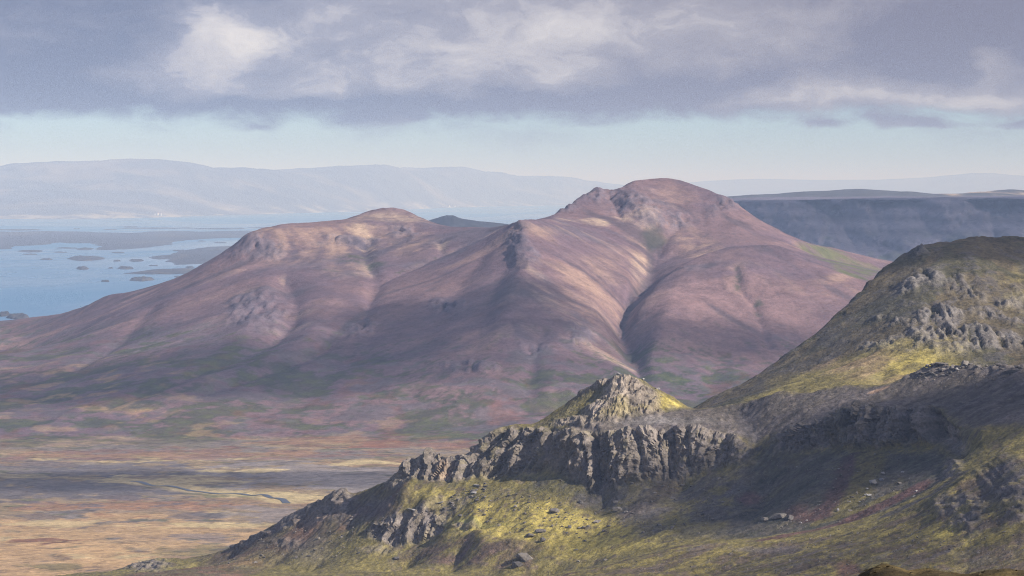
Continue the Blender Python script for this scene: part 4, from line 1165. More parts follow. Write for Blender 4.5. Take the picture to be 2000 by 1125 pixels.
def build_mesa():
    T = Terrain(600, 3200, 10200, 15200, 20.0)
    edge = [(1300, 402, 12.6), (1380, 397, 12.4), (1430, 394, 12.3), (1500, 391.5, 12.2), (1600, 390.5, 12.1), (1700, 389.5, 12.0), (1850, 388, 11.9), (2000, 387, 11.8), (2400, 386, 11.7)]
    T.line(K(edge))
    E = np.array(K(edge))
    for off, z in ((-170, 345), (-420, 230), (-800, 120), (-1200, 50), (-1600, 20)):
        T.line([(q[0], q[1] + off, z) for q in E])
    for off, dz in ((500, 6), (1500, 12), (2600, 0)):
        T.line([(q[0], q[1] + off, q[2] - 2 + dz - off * 0.003) for q in E])
    T.solve(40, 1)
    nx, ny = 360, 260
    XX, YY = column_grid(T, nx, ny, 700, 3100, 10250, 14800, 3.0, 2)
    ZZ = T.h(XX, YY)
    yE = np.interp(XX, E[:, 0], E[:, 1]); zE = np.interp(XX, E[:, 0], E[:, 2])
    face = sstep(60, 220, ZZ) * (1 - sstep(-6, 2, ZZ - zE + 2)) * (YY < yE + 200)
    rib = (np.abs(perlin2((XX + .5 * ZZ) / 330, ZZ / 900 + 2.2)) - .3) * 420 + (np.abs(perlin2((XX - .4 * ZZ) / 120, ZZ / 200)) - .28) * 110 + fbm2(XX, ZZ, 90, 3, .6, 78) * 30 + ridged2(XX, ZZ, 40, 2, .5, 72) * 9
    rib = rib * (.55 + .9 * (perlin2(XX / 420, ZZ / 400 + 5) + .5)) + fbm2(XX, ZZ * 2, 300, 4, .55, 76) * 60
    ZZ = ZZ + np.where(np.abs(YY - yE) < 400, fbm2(XX, YY, 260, 4, .55, 77) * 5, 0)
    YY = YY - rib * (face * .85 + .15 * (YY < yE))
    ZZ = ZZ + sstep(40, 100, ZZ) * np.where(YY < yE, 0, fbm2(XX, YY, 500, 4, .5, 71) * 4) + face * np.round(ZZ / 26) * 0
    V = np.stack([XX, YY, ZZ], -1).reshape(-1, 3)
    x, y, z = V.T
    c = np.tile(np.array((.150, .130, .165)), (len(x), 1))
    m = sstep(.0, .6, fbm2(x, z * 1.5, 160, 4, .6, 73))[:, None] * (1 - sstep(250, 330, z))[:, None]
    c = c * (1 - m) + np.array((.085, .09, .062)) * m
    st = (.5 + .5 * np.sin(z / 9.0 + 2 * fbm2(x, z, 200, 2, .5, 74)))[:, None] * sstep(240, 330, z)[:, None]
    c = c * (1 - .4 * st)
    Fc = quad_faces(ny, nx)
    tag(sub_mesh('mesa', V, Fc, frustum_keep(V, Fc, .03, 100), tint_mat('basalt_wall', .3, .05, .4, 6, coarse=.008), c),
        'long flat-topped basalt escarpment in blue haze at right', 'escarpment', kind='structure')


def ridge_strip(name, crest, front, back, mat, nx, ny, label, amp=6.0, wl=700, seed=1, cols=None, kind='structure'):
    """a long range: section interpolated front foot -> crest -> back foot along its length"""
    A, B, Cc = (np.array(K(q)) for q in (front, crest, back))
    t = np.linspace(0, 1, nx)
    def res(L):
        tt = np.linspace(0, 1, len(L)); return np.stack([np.interp(t, tt, L[:, i]) for i in range(3)], -1)
    def resx(L):
        s = (L[:, 0] - L[0, 0]) / (L[-1, 0] - L[0, 0]); return np.stack([np.interp(t, s, L[:, i]) for i in range(3)], -1)
    A, B, Cc = resx(A), resx(B), resx(Cc)
    rows = []
    for k in range(ny):
        s = k / (ny - 1)
        if s < .7:
            q = s / .7; e = q ** .9
            r = A + (B - A) * q
            r[:, 2] = A[:, 2] + (B[:, 2] - A[:, 2]) * (e * e * (3 - 2 * e) * .5 + e * .5)
        else:
            q = (s - .7) / .3; r = B + (Cc - B) * q
            r[:, 2] = B[:, 2] + (Cc[:, 2] - B[:, 2]) * q ** 1.5
        rows.append(r)
    G = np.array(rows)
    w = np.sin(np.clip(np.linspace(0, 1, ny), 0, 1) * np.pi)[:, None]
    G[..., 2] += amp * fbm2(G[..., 0], G[..., 1] * .6, wl, 5, .55, seed) * w
    V = G.reshape(-1, 3)
    o = mesh_obj(name, V, quad_faces(ny, nx), mat, None if cols is None else cols(V))
    tag(o, label, name.split('_')[-1], kind=kind)
    return o


def build_far():
    build_mesa()
    # dark ridge behind the escarpment, sandy at its right end
    cr = [(1300, 392, 16), (1420, 385, 16), (1460, 381, 16), (1520, 378, 16), (1570, 374, 16), (1610, 373, 16), (1650, 370, 16), (1690, 368.5, 16), (1730, 371, 16), (1780, 375, 16), (1830, 379, 16), (1870, 378, 16), (1905, 375, 16.2), (1940, 372.5, 16.4), (1975, 370, 16.5), (2000, 371, 16.5), (2100, 372, 16.6)]
    def rc(V):
        c = np.tile(np.array((.075, .070, .068)), (len(V), 1))
        m = (sstep(2250, 2420, V[:, 0] + 200 * fbm2(V[:, 0], V[:, 1], 500, 3, .5, 81)) * sstep(-.4, .3, fbm2(V[:, 0], V[:, 1] * .4, 260, 4, .6, 82)))[:, None]
        return c * (1 - m) + np.array((.40, .30, .21)) * m
    ridge_strip('moorland_ridge', cr, [(1300, 396, 14.6), (1700, 394, 14.6), (2100, 392, 14.6)], [(1300, 480, 21), (1700, 480, 21), (2100, 480, 21)],
                tint_mat('moorland', .3, .03, .3, 3, coarse=.006), 160, 60, 'low dark moorland ridge above the escarpment, sandy at its right end', 10, 500, 83, rc)
    # small dark flat-topped hill in the saddle
    hc = [(800, 445, 13), (836, 429, 13), (850, 425, 13), (862, 421.5, 13), (872, 419, 13), (886, 419, 13), (893, 423, 13), (905, 427, 13), (930, 430, 13), (960, 433, 13), (985, 436, 13), (1010, 440, 13), (1050, 450, 13)]
    ridge_strip('island_hill', hc, [(800, 560, 12.2), (900, 560, 12.0), (1050, 560, 12.2)], [(800, 570, 14), (1050, 570, 14)], plain_mat('dark_basalt', (.04, .04, .045), 0, .02), 60, 30,
                'small dark hill with a blunt top seen through the saddle', 4, 150, 84)
    # far shore: plateau mountains across the fjord
    coast = [(-250, 429, 43.5), (0, 428, 44.4), (150, 428, 44.4), (300, 425, 46.6), (420, 421, 50), (600, 416, 55), (760, 411, 61), (860, 406, 68), (960, 403.5, 73), (1080, 401.5, 77), (1250, 400, 80)]
    fc = [(-250, 330, 56), (-100, 322, 56), (0, 322, 56.5), (30, 319, 57), (110, 317.5, 57), (220, 317, 58), (300, 318, 59), (350, 322, 60), (420, 328, 62), (500, 330, 63), (560, 328, 64), (640, 328, 66), (730, 326.5, 69), (790, 330, 72),
          (830, 333, 74), (900, 331, 77), (950, 333, 79), (980, 338, 81), (1010, 343, 83), (1080, 344, 85), (1140, 348, 87), (1190, 354, 88), (1230, 360, 89), (1300, 366, 90)]
    coast2 = [(u, v + (V0 - v) * 0 , d) for u, v, d in coast]
    bk = [(-250, 372, 75), (500, 371, 85), (1300, 370, 100)]
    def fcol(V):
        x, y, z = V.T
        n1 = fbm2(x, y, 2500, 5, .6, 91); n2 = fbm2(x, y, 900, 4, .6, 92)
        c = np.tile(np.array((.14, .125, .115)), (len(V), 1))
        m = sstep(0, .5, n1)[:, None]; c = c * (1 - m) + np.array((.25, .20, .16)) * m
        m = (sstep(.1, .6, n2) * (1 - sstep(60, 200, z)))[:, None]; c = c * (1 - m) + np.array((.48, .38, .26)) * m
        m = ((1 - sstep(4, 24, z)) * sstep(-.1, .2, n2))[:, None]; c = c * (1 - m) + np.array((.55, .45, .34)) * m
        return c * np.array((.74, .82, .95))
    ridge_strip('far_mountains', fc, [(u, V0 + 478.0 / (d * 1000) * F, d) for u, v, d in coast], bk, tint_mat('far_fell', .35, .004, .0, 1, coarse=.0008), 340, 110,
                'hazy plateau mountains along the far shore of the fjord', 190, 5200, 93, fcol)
    # foothills in front of them
    f2 = [(-200, 404, 47), (-60, 404, 47), (60, 405, 47), (150, 402, 47.2), (210, 404, 47.4), (260, 411, 48), (330, 414, 50), (420, 405, 53), (480, 398, 56), (560, 390, 58), (640, 383, 60), (720, 382, 64), (780, 388, 66), (840, 396, 70), (900, 399, 74), (1000, 398, 80)]
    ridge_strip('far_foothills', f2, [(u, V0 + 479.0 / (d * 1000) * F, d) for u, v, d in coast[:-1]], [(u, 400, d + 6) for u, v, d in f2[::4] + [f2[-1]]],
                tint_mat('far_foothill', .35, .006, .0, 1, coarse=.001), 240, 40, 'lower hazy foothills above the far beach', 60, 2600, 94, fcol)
    # faint range on the horizon at right
    hz = [(1300, 362, 98), (1380, 355, 98), (1450, 350, 98), (1520, 349, 98), (1600, 351, 98), (1680, 350, 98), (1750, 349, 97), (1810, 347, 97), (1860, 343, 96), (1900, 338, 96), (1940, 337.5, 96), (1980, 341, 96), (2060, 344, 96), (2200, 350, 96)]
    ridge_strip('horizon_range', hz, [(1300, V0 + 480 / 90e3 * F, 90), (1700, V0 + 480 / 88e3 * F, 88), (2200, V0 + 480 / 86e3 * F, 86)], [(1300, 366, 120), (2200, 366, 120)],
                plain_mat('horizon_rock', (.15, .13, .13), 0, .0006), 120, 30, 'faint mountains on the horizon above the right-hand ridge', 60, 6000, 95)

build_far()


# ================================================================== sea
def build_sea():
    m = bpy.data.materials.new('fjord_water'); m.use_nodes = True
    t = NT(m.node_tree); bs = t.n['Principled BSDF']
    geo = t.n.new('ShaderNodeNewGeometry'); pos = geo.outputs['Position']
    sl = t.noise(t.vscale(pos, (.00035, .00016, 0)), 1.0, 6, .62, .6)       # wind lanes and slicks
    bs.inputs['Base Color'].default_value = (.08, .20, .34, 1)
    bs.inputs['Specular IOR Level'].default_value = .3
    bs.inputs['IOR'].default_value = 1.33
    t.l.new(t.ramp(sl, .35, .65, .42, .16), bs.inputs['Roughness'])
    w = t.noise(t.vscale(pos, (.02, .05, 0)), 1.0, 4, .6)
    b = t.n.new('ShaderNodeBump'); b.inputs['Distance'].default_value = 3.0
    t.l.new(t.ramp(sl, .35, .62, .9, .25), b.inputs['Strength'])
    t.l.new(w, b.inputs['Height']); t.l.new(b.outputs[0], bs.inputs['Normal'])
    xs = np.linspace(-60000, 60000, 25); ys = np.concatenate([np.linspace(5000, 40000, 15), np.linspace(50000, 230000, 10)])
    XX, YY = np.meshgrid(xs, ys)
    V = np.stack([XX, YY, 0 * XX], -1).reshape(-1, 3)
    tag(mesh_obj('sea', V, quad_faces(len(ys), len(xs)), m, smooth=False), kind='structure', label='calm blue fjord water reaching to the horizon')

build_sea()


def sea_pt(u, v):
    d = CAMZ / ((v - V0) / F)
    r = ray(u, v)
    d = -CAMZ / (r[2] / r[1])
    return np.array((r[0] / r[1] * d, d))


ISLE_MAT = None


def island(outline, hgt, label, seed, n=46):
    """a low skerry from its shoreline"""
    global ISLE_MAT
    if ISLE_MAT is None:
        ISLE_MAT = tint_mat('skerry', .35, .012, .3, 4, coarse=.002)
    W = np.array([sea_pt(u, v) for u, v in outline])
    c = W.mean(axis=0)
    lo, hi = W.min(axis=0), W.max(axis=0); sp = hi - lo
    lo = lo - sp * .06; hi = hi + sp * .06
    nx, ny = n, n
    XX, YY = np.meshgrid(np.linspace(lo[0], hi[0], nx), np.linspace(lo[1], hi[1], ny))
    x, y = XX.ravel(), YY.ravel()
    ins = np.zeros(len(x), bool); d = np.full(len(x), 1e9)
    S = sp / np.array((1.0, 1.0)); ay = sp[0] / max(sp[1], 1)
    for a, b in zip(W, np.roll(W, -1, axis=0)):
        ab = (b - a) * (1, ay); L = ab @ ab + 1e-9
        px, py = x - a[0], (y - a[1]) * ay
        tt = np.clip((px * ab[0] + py * ab[1]) / L, 0, 1)
        d = np.minimum(d, np.hypot(px - tt * ab[0], py - tt * ab[1]))
        cr = (a[1] > y) != (b[1] > y)
        with np.errstate(divide='ignore', invalid='ignore'):
            xi = a[0] + (y - a[1]) / (b[1] - a[1] + 1e-9) * (b[0] - a[0])
        ins ^= cr & (x < xi)
    sd = np.where(ins, d, -d) / sp[0]
    sd = sd + .035 * fbm2(x / sp[0] * 6, y / sp[1] * 6, 1.0, 4, .6, seed)
    hgt *= .55
    z = np.where(sd > 0, hgt * (np.clip(sd / .12, 0, 1) ** .6) * (.8 + .45 * fbm2(x / sp[0] * 3, y / sp[1] * 3, 1, 3, .5, seed + 3)), sd * hgt * 8)
    z = np.maximum(z, np.where(sd > 0, .4, -3.0))
    V = np.stack([x, y, z], -1)
    cc = np.tile(np.array((.052, .048, .050)), (len(x), 1))
    mm = sstep(.1, .6, fbm2(x / sp[0] * 5, y / sp[1] * 5, 1, 4, .6, seed + 9))[:, None]
    cc = cc * (1 - mm * .6) + np.array((.11, .09, .065)) * mm * .6
    Fc = quad_faces(ny, nx)
    keep = (V[Fc][..., 2] > -1.5).any(axis=1)
    o = sub_mesh('island', V, Fc, keep, ISLE_MAT, cc)
    tag(o, label, 'island', 'low islands scattered in the fjord', 'structure')
    return o


def blob(u, v, ru, rv, k=10, seed=0):
    rr = random.Random(seed)
    return [(u + ru * math.cos(a) * rr.uniform(.75, 1.1), v + rv * math.sin(a) * rr.uniform(.7, 1.1)) for a in [i * 2 * math.pi / k for i in range(k)]]


ISL = [
    ([(-60, 470), (-20, 452), (40, 452), (100, 451), (170, 453), (260, 455), (330, 451), (400, 452), (470, 451), (520, 452), (500, 463), (440, 465), (380, 468), (340, 472), (300, 481), (240, 487), (205, 488), (195, 482), (165, 476), (120, 474), (60, 479), (20, 480)], 14, 'broad dark peninsula of low land across the left of the fjord'),
    ([(-60, 477), (10, 476), (28, 480), (20, 486), (-20, 488), (-60, 487)], 12, 'low sandy islet at the left frame edge below the peninsula'),
    (blob(62, 491, 26, 2.2, 10, 3), 12, 'thin flat islet left of the others under the peninsula'),
    (blob(166, 486.5, 20, 2.2, 10, 4), 12, 'slim islet touching the lower right of the peninsula shore'),
    (blob(130, 484.5, 22, 1.2, 10, 5), 8, 'very thin skerry close under the peninsula'),
    (blob(168, 505.5, 37, 4.2, 12, 6), 26, 'large dark islet in the middle of the open water'),
    (blob(161, 525, 14, 2.6, 10, 7), 26, 'small rounded islet below the large dark islet'),
    (blob(246, 524.5, 18, 2.3, 10, 8), 22, 'small islet right of the rounded islet'),
    (blob(266, 509.5, 16, 2.0, 10, 9), 18, 'small flat islet above the others near the mountain'),
    ([(275, 503), (330, 498), (350, 490), (400, 484), (450, 481), (470, 490), (450, 505), (390, 516), (345, 516), (318, 511), (335, 507), (300, 504)], 20, 'wide dark island running in behind the mountain flank'),
    ([(244, 535), (290, 528), (330, 526), (385, 526), (420, 530), (380, 535), (300, 536)], 18, 'long low island meeting the mountain skyline'),
    (blob(276, 546.5, 27, 3.2, 12, 12), 26, 'slanting islet nearest the mountain skyline'),
    (blob(206, 550, 9, 1.1, 8, 13), 14, 'tiny skerry left of the slanting islet'),
    (blob(216, 524, 6, .8, 8, 14), 10, 'tiny skerry between two small islets'),
    (blob(8, 616, 14, 2.6, 10, 15), 22, 'dark rock islet at the left edge by the near coast'),
    (blob(36, 621, 24, 3.6, 12, 16), 26, 'dark low islet just off the near coast at left'),
    (blob(370, 522.5, 10, 1.0, 8, 17), 12, 'tiny skerry right above the long low island'),
    (blob(300, 446, 70, 1.2, 12, 18), 10, 'thin line of skerries above the peninsula'),
    (blob(420, 447, 60, 1.1, 12, 19), 10, 'thin far skerry above the right of the peninsula'),
    (blob(30, 449, 50, 1.6, 12, 20), 12, 'pale far skerry at the left edge above the peninsula'),
    (blob(520, 445, 40, 1.0, 12, 21), 10, 'thin far skerry touching the left hill skyline'),
]
rs = random.Random(77)
for k, (u, v) in enumerate([(60, 497), (95, 462), (118, 493), (232, 494), (330, 474), (352, 490), (395, 471), (430, 474), (300, 519), (352, 541), (228, 510), (90, 507), (150, 447), (215, 448.5), (365, 445.5), (470, 446), (255, 443.5), (555, 441.5)]):
    ISL.append((blob(u, v, rs.uniform(7, 18), rs.uniform(.6, 1.1), 9, 60 + k), rs.uniform(8, 14), 'tiny flat skerry among the scattered islets of the fjord'))
for i, (ol, hgt, lab) in enumerate(ISL):
    island(ol, hgt, lab, 100 + i * 3, 90 if i == 0 else (60 if i in (9, 10) else 34))

# ================================================================== boulders, scree, river, farmhouses, near ground
import bmesh


def rock_mesh(name, seed, pts=16, flat=.75, mat=None):
    rr = random.Random(seed)
    bm = bmesh.new()
    sx, sy, sz = rr.uniform(.75, 1.1), rr.uniform(.65, 1.0), flat * rr.uniform(.7, 1.05)
    for k in range(pts):
        a = rr.uniform(0, 2 * math.pi); c = rr.uniform(-1, 1); q = math.sqrt(1 - c * c)
        r = rr.uniform(.8, 1.0)
        bm.verts.new((.5 * sx * r * q * math.cos(a), .5 * sy * r * q * math.sin(a), .5 * sz * r * c))
    bmesh.ops.convex_hull(bm, input=bm.verts)
    for v in [v for v in bm.verts if not v.link_faces]:
        bm.verts.remove(v)
    me = bpy.data.meshes.new(name)
    bm.to_mesh(me); bm.free()
    me.materials.append(mat)
    return me


def rock_mat(name, a, b, scale=.6):
    m = bpy.data.materials.new(name); m.use_nodes = True
    t = NT(m.node_tree); bs = t.n['Principled BSDF']
    geo = t.n.new('ShaderNodeNewGeometry'); inf = t.n.new('ShaderNodeObjectInfo')
    n1 = t.noise(geo.outputs['Position'], scale, 6, .68); n2 = t.noise(geo.outputs['Position'], scale * 4, 4, .6)
    c = t.mix(t.ramp(n1, .35, .65), a, b)
    c = t.mix(t.ramp(n2, .58, .7, 0, .45), c, (.16, .15, .06))            # lichen and moss flecks
    c = t.mix(1.0, c, t.mix(inf.outputs['Random'], (.72, .72, .74), (1.2, 1.18, 1.12)), 'MULTIPLY')
    t.l.new(c, bs.inputs['Base Color'])
    bs.inputs['Roughness'].default_value = .92
    bs.inputs['Specular IOR Level'].default_value = .2
    bp = t.n.new('ShaderNodeBump'); bp.inputs['Strength'].default_value = .6; bp.inputs['Distance'].default_value = .4
    t.l.new(n2, bp.inputs['Height']); t.l.new(bp.outputs[0], bs.inputs['Normal'])
    return m


def build_rocks():
    grey = rock_mat('grey_rock', tuple(C_ROCK * .62), tuple(C_ROCK * 1.15))
    pale = rock_mat('pale_rock', (.24, .225, .22), (.36, .335, .32))
    dark = rock_mat('dark_rock', tuple(C_ROCKD * .8), tuple(C_ROCKD * 1.9))
    meshes = {k: [rock_mesh('boulder', 10 * i + j, 15 + j, (.8, .55, .7)[i], m) for j in range(6)] for i, (k, m) in enumerate((('grey', grey), ('pale', pale), ('dark', dark)))}
    rr = random.Random(5)

    def put(u, v, px, kind, label, group=None, sq=(1, 1, 1), rz=None, sink=.18, T=RIDGE):
        c = T.cast(u, v)
        s = px / F * c[1]
        me = rr.choice(meshes[kind])
        o = bpy.data.objects.new('boulder', me)
        o.scale = (s * sq[0], s * sq[1], s * sq[2])
        o.rotation_euler = (rr.uniform(-.25, .25), rr.uniform(-.25, .25), rr.uniform(0, 6.28) if rz is None else rz)
        o.location = (c[0], c[1], c[2] + s * sq[2] * (.3 - sink))
        COL.objects.link(o)
        tag(o, label, 'boulder', group)
        return o
    one = [
        (1706, 945, 25, 'pale', 'largest pale angular boulder in the shaded bowl', (1, 1, 1.1)),
        (1722, 939, 16, 'pale', 'pale boulder leaning against the largest one in the bowl', (1, 1, 1)),
        (1725, 927, 15, 'pale', 'pale boulder just uphill of the leaning pair in the bowl', (1, 1, .9)),
        (1698, 968, 13, 'pale', 'flat pale boulder below the group of three in the bowl', (1.2, 1, .6)),
        (1764, 923, 13, 'pale', 'pale flat boulder right of the group of three', (1.2, 1, .6)),
        (1757, 946, 18, 'grey', 'slanting slab on the grass right of the largest pale boulder', (1.5, .7, .5)),
        (1636, 999, 12, 'pale', 'upright pale boulder low on the red scree strip', (.8, .8, 1.5)),
        (1625, 930, 12, 'grey', 'grey boulder left of the red scree strip in the bowl', (1, 1, .8)),
        (1790, 961, 9, 'pale', 'small pale boulder at the right end of the dark red strip', (1, 1, .8)),
        (1786, 970, 9, 'pale', 'lower small pale boulder on the dark red strip', (1, 1, .7)),
        (1084, 1001, 30, 'grey', 'wide dark boulder on the moss below the shaded cliff', (1.3, .9, .6)),
        (1036, 1049, 24, 'grey', 'rounded boulder at the left of the hollow in the bright moss', (1.2, 1, .7)),
        (1056, 1041, 26, 'dark', 'tall dark boulder over the hollow in the bright moss', (1, .9, .9)),
        (1062, 1057, 18, 'dark', 'dark boulder inside the hollow in the bright moss', (.8, 1, 1)),
        (1024, 1094, 38, 'grey', 'large pale-grey rock at the lower edge right of the brown knoll', (1, .9, 1.0)),
        (1008, 1108, 30, 'grey', 'broken rock at the foot of the large lower rock', (1.1, .9, .8)),
        (1208, 998, 24, 'grey', 'grey boulder on the shaded green slope under the pillars', (1.1, 1, .8)),
        (1203, 983, 18, 'grey', 'smaller boulder just above the one under the pillars', (1.2, 1, .7)),
        (1136, 984, 18, 'grey', 'sloping boulder left of the two under the pillars', (1, 1, .8)),
        (1114, 1031, 15, 'grey', 'left of three boulders on the bright moss edge', (1.2, 1, .6)),
        (1141, 1032, 16, 'grey', 'middle of three boulders on the bright moss edge', (1.3, 1, .6)),
        (1181, 1038, 16, 'grey', 'right of three boulders on the bright moss edge', (1.3, 1, .6)),
        (1191, 1029, 13, 'grey', 'boulder just above the right one of the three', (1.3, 1, .6)),
        (1166, 1021, 18, 'grey', 'low boulder heap uphill of the three on the moss', (1.3, 1, .6)),
        (1143, 1057, 10, 'grey', 'lone stone low on the bright moss', (1.2, 1, .6)),
        (1126, 1074, 10, 'grey', 'lowest lone stone on the bright moss', (1.2, 1, .5)),
        (1183, 1095, 10, 'grey', 'stone by the brown edge at the bottom', (1.1, 1, .7)),
        (1129, 1098, 12, 'pale', 'pale stone left of the brown edge at the bottom', (1.2, 1, .7)),
        (807, 997, 34, 'pale', 'long pale slab lying above the low ribbed crag', (1.5, .7, .25)),
        (858, 985, 20, 'pale', 'tilted pale slab left of the scree tongue', (1.6, .6, .4)),
        (932, 950, 20, 'pale', 'tilted pale slab high on the scree tongue', (1.5, .7, .45)),
        (928, 963, 20, 'pale', 'second tilted slab on the scree tongue', (1.5, .7, .4)),
        (832, 1000, 16, 'grey', 'grey block at the right end of the long pale slab', (.8, .8, 1)),
        (995, 969, 10, 'dark', 'dark stone on the moss right of the scree tongue', (1, 1, .9)),
        (1007, 992, 13, 'grey', 'grey stone in the middle of the mossy apron', (1.2, 1, .7)),
        (900, 1009, 14, 'dark', 'dark stone at the foot of the scree tongue', (1.2, 1, .7)),
        (961, 1013, 10, 'dark', 'dark stone on the pale path of moss', (1.2, 1, .6)),
        (951, 1021, 8, 'dark', 'small dark stone below the pale path of moss', (1.2, 1, .6)),
        (1520, 1013, 44, 'grey', 'long grey outcrop at the bottom of the bowl', (1.5, .9, .55)),
        (1494, 1017, 30, 'grey', 'left block of the long grey outcrop in the bowl', (1, .9, .7)),
        (1545, 1013, 24, 'grey', 'right block of the long grey outcrop in the bowl', (1.2, .9, .6)),
        (1838, 710, 26, 'dark', 'dark flat block on the left end of the rubble rim', (1.3, .9, .6)),
        (1886, 713, 28, 'grey', 'biggest square block of the rubble rim on the plateau', (1, .9, .9)),
        (1862, 722, 20, 'grey', 'grey block below the square one on the rubble rim', (1.2, .9, .8)),
        (1870, 726, 16, 'pale', 'pale upright block in the rubble rim', (.7, .8, 1.3)),
        (1975, 728, 44, 'grey', 'long low ledge block at the right end of the plateau', (1.6, .7, .4)),
        (774, 1092, 16, 'dark', 'dark boulder on the green slope under the low ribbed crag', (1.3, .9, .8)),
        (700, 1082, 12, 'dark', 'dark boulder left below the low ribbed crag', (1.2, .9, .8)),
        (1208, 732, 12, 'pale', 'summit block on the tip of the rocky knoll', (1, 1, 1)),
        (1256, 739, 9, 'pale', 'block on the right shoulder of the rocky knoll', (1, 1, 1.2)),
        (1286, 760, 9, 'pale', 'block low on the right skyline of the rocky knoll', (1, 1, 1.2)),
        (1150, 764, 10, 'dark', 'dark block on the left skyline of the rocky knoll', (1.2, 1, 1)),
    ]
    for u, v, px, k, lab, sq in one:
        put(u, v, px, k, lab, None, sq)
    # scattered boulders nobody could tell apart, field by field
    def field(n, pts, lo, hi, kinds, label, group, sq=(1.15, 1, .75)):
        W = np.array(pts, float)
        lo_, hi_ = W.min(axis=0), W.max(axis=0)
        k = 0
        while k < n:
            u, v = rr.uniform(lo_[0], hi_[0]), rr.uniform(lo_[1], hi_[1])
            ins = False
            for a, b in zip(W, np.roll(W, -1, axis=0)):
                if (a[1] > v) != (b[1] > v) and u < a[0] + (v - a[1]) / (b[1] - a[1]) * (b[0] - a[0]):
                    ins = not ins
            if not ins:
                continue
            k += 1
            px = lo + (hi - lo) * rr.random() ** 1.9
            kd = rr.choice(kinds)
            f = (px - lo) / (hi - lo); q = (u - lo_[0]) / (hi_[0] - lo_[0])
            put(u, v, px * 1.2, kd, ('small ', 'middling ', 'large ')[int(min(f, .99) * 3)] + kd + ' ' + label + ('', ', towards its left end', ', near its middle', ', towards its right end')[1 + int(min(q, .99) * 3)], group, sq, None, .08)
    field(46, [(1810, 712), (1840, 708), (2000, 709), (2000, 724), (1930, 728), (1870, 738), (1800, 742), (1770, 744)], 6, 15, ['grey', 'dark', 'dark'], 'angular block in the rubble along the plateau rim', 'rubble on the plateau rim')
    field(44, [(945, 935), (900, 960), (855, 990), (840, 1003), (900, 1000), (960, 965)], 4, 12, ['grey', 'dark', 'grey'], 'broken block in the scree tongue under the left cliff', 'scree tongue blocks')
    field(70, [(1230, 945), (1300, 950), (1460, 925), (1480, 980), (1380, 1030), (1260, 1045), (1200, 1000)], 4, 10, ['grey', 'grey', 'dark'], 'stone on the shaded scree below the pillars', 'stones below the pillars')
    field(44, [(1510, 895), (1640, 885), (1760, 885), (1790, 940), (1640, 1010), (1520, 1030)], 4, 9, ['grey', 'pale', 'dark'], 'stone scattered on the dark floor of the bowl', 'stones in the bowl')
    field(40, [(960, 960), (1080, 975), (1200, 1030), (1200, 1080), (1060, 1040), (900, 1020)], 4, 9, ['grey', 'dark'], 'small stone dotted over the bright mossy apron', 'stones on the mossy apron')
    field(34, [(520, 1060), (640, 1000), (720, 1010), (700, 1060), (600, 1110), (480, 1110)], 4, 10, ['grey', 'dark'], 'rock sticking out of the brown slope at lower left', 'rocks on the lower left slope')
    field(20, [(1800, 1010), (1880, 960), (1990, 990), (1990, 1090), (1850, 1080)], 4, 9, ['dark', 'grey'], 'stone on the near green slope at lower right', 'stones on the near slope')
    # fine scree, far too many to count: one mass
    src = [rock_mesh('stone', 300 + j, 9, .7, grey) for j in range(4)]
    SV, SF = [], []
    base = []
    for me in src:
        vv = np.array([v.co[:] for v in me.vertices]); ff = np.array([list(q.vertices)[:3] for q in me.polygons])
        base.append((vv, ff)); bpy.data.meshes.remove(me)
    zones = [([(900, 985), (960, 950), (1200, 960), (1470, 920), (1490, 1000), (1300, 1045), (1120, 1040), (900, 1030)], 1500), ([(1500, 890), (1840, 880), (1860, 915), (1650, 1020), (1480, 1040)], 700),
             ([(1790, 724), (2000, 714), (2000, 740), (1760, 752)], 350), ([(1150, 765), (1208, 735), (1300, 775), (1300, 805), (1100, 832)], 500), ([(460, 1070), (660, 968), (800, 960), (760, 1090), (400, 1120)], 900), ([(1200, 1105), (1400, 1075), (1860, 1000), (2000, 960), (2000, 1120), (1300, 1125)], 900)]
    off = 0
    for pts, n in zones:
        W = np.array(pts, float); lo_, hi_ = W.min(axis=0), W.max(axis=0)
        U = np.array([[rr.uniform(lo_[0], hi_[0]), rr.uniform(lo_[1], hi_[1])] for _ in range(n * 2)])
        ins = np.zeros(len(U), bool)
        for a, b in zip(W, np.roll(W, -1, axis=0)):
            ins ^= ((a[1] > U[:, 1]) != (b[1] > U[:, 1])) & (U[:, 0] < a[0] + (U[:, 1] - a[1]) / (b[1] - a[1] + 1e-9) * (b[0] - a[0]))
        U = U[ins][:n]
        # cast a few hundred sight lines coarsely, then jitter around each hit
        for q in range(0, len(U), 5):
            c = RIDGE.cast(*U[q])
            for e in range(5):
                px, py = c[0] + rr.gauss(0, 7), c[1] + rr.gauss(0, 9)
                s = rr.uniform(.5, 1.7) * (1.0 + .8 * (rr.random() < .12))
                vv, ff = rr.choice(base)
                a = rr.uniform(0, 6.28); ca, sa = math.cos(a), math.sin(a)
                w = vv * s
                w = np.stack([w[:, 0] * ca - w[:, 1] * sa + px, w[:, 0] * sa + w[:, 1] * ca + py, w[:, 2] + RIDGE.h(px, py) + .2 * s], -1)
                SV.append(w); SF.append(ff + off); off += len(w)
    o = mesh_obj('scree', np.concatenate(SV), np.concatenate(SF), grey, smooth=False)
    tag(o, 'fine grey scree strewn over the foreground slopes', kind='stuff')

build_rocks()


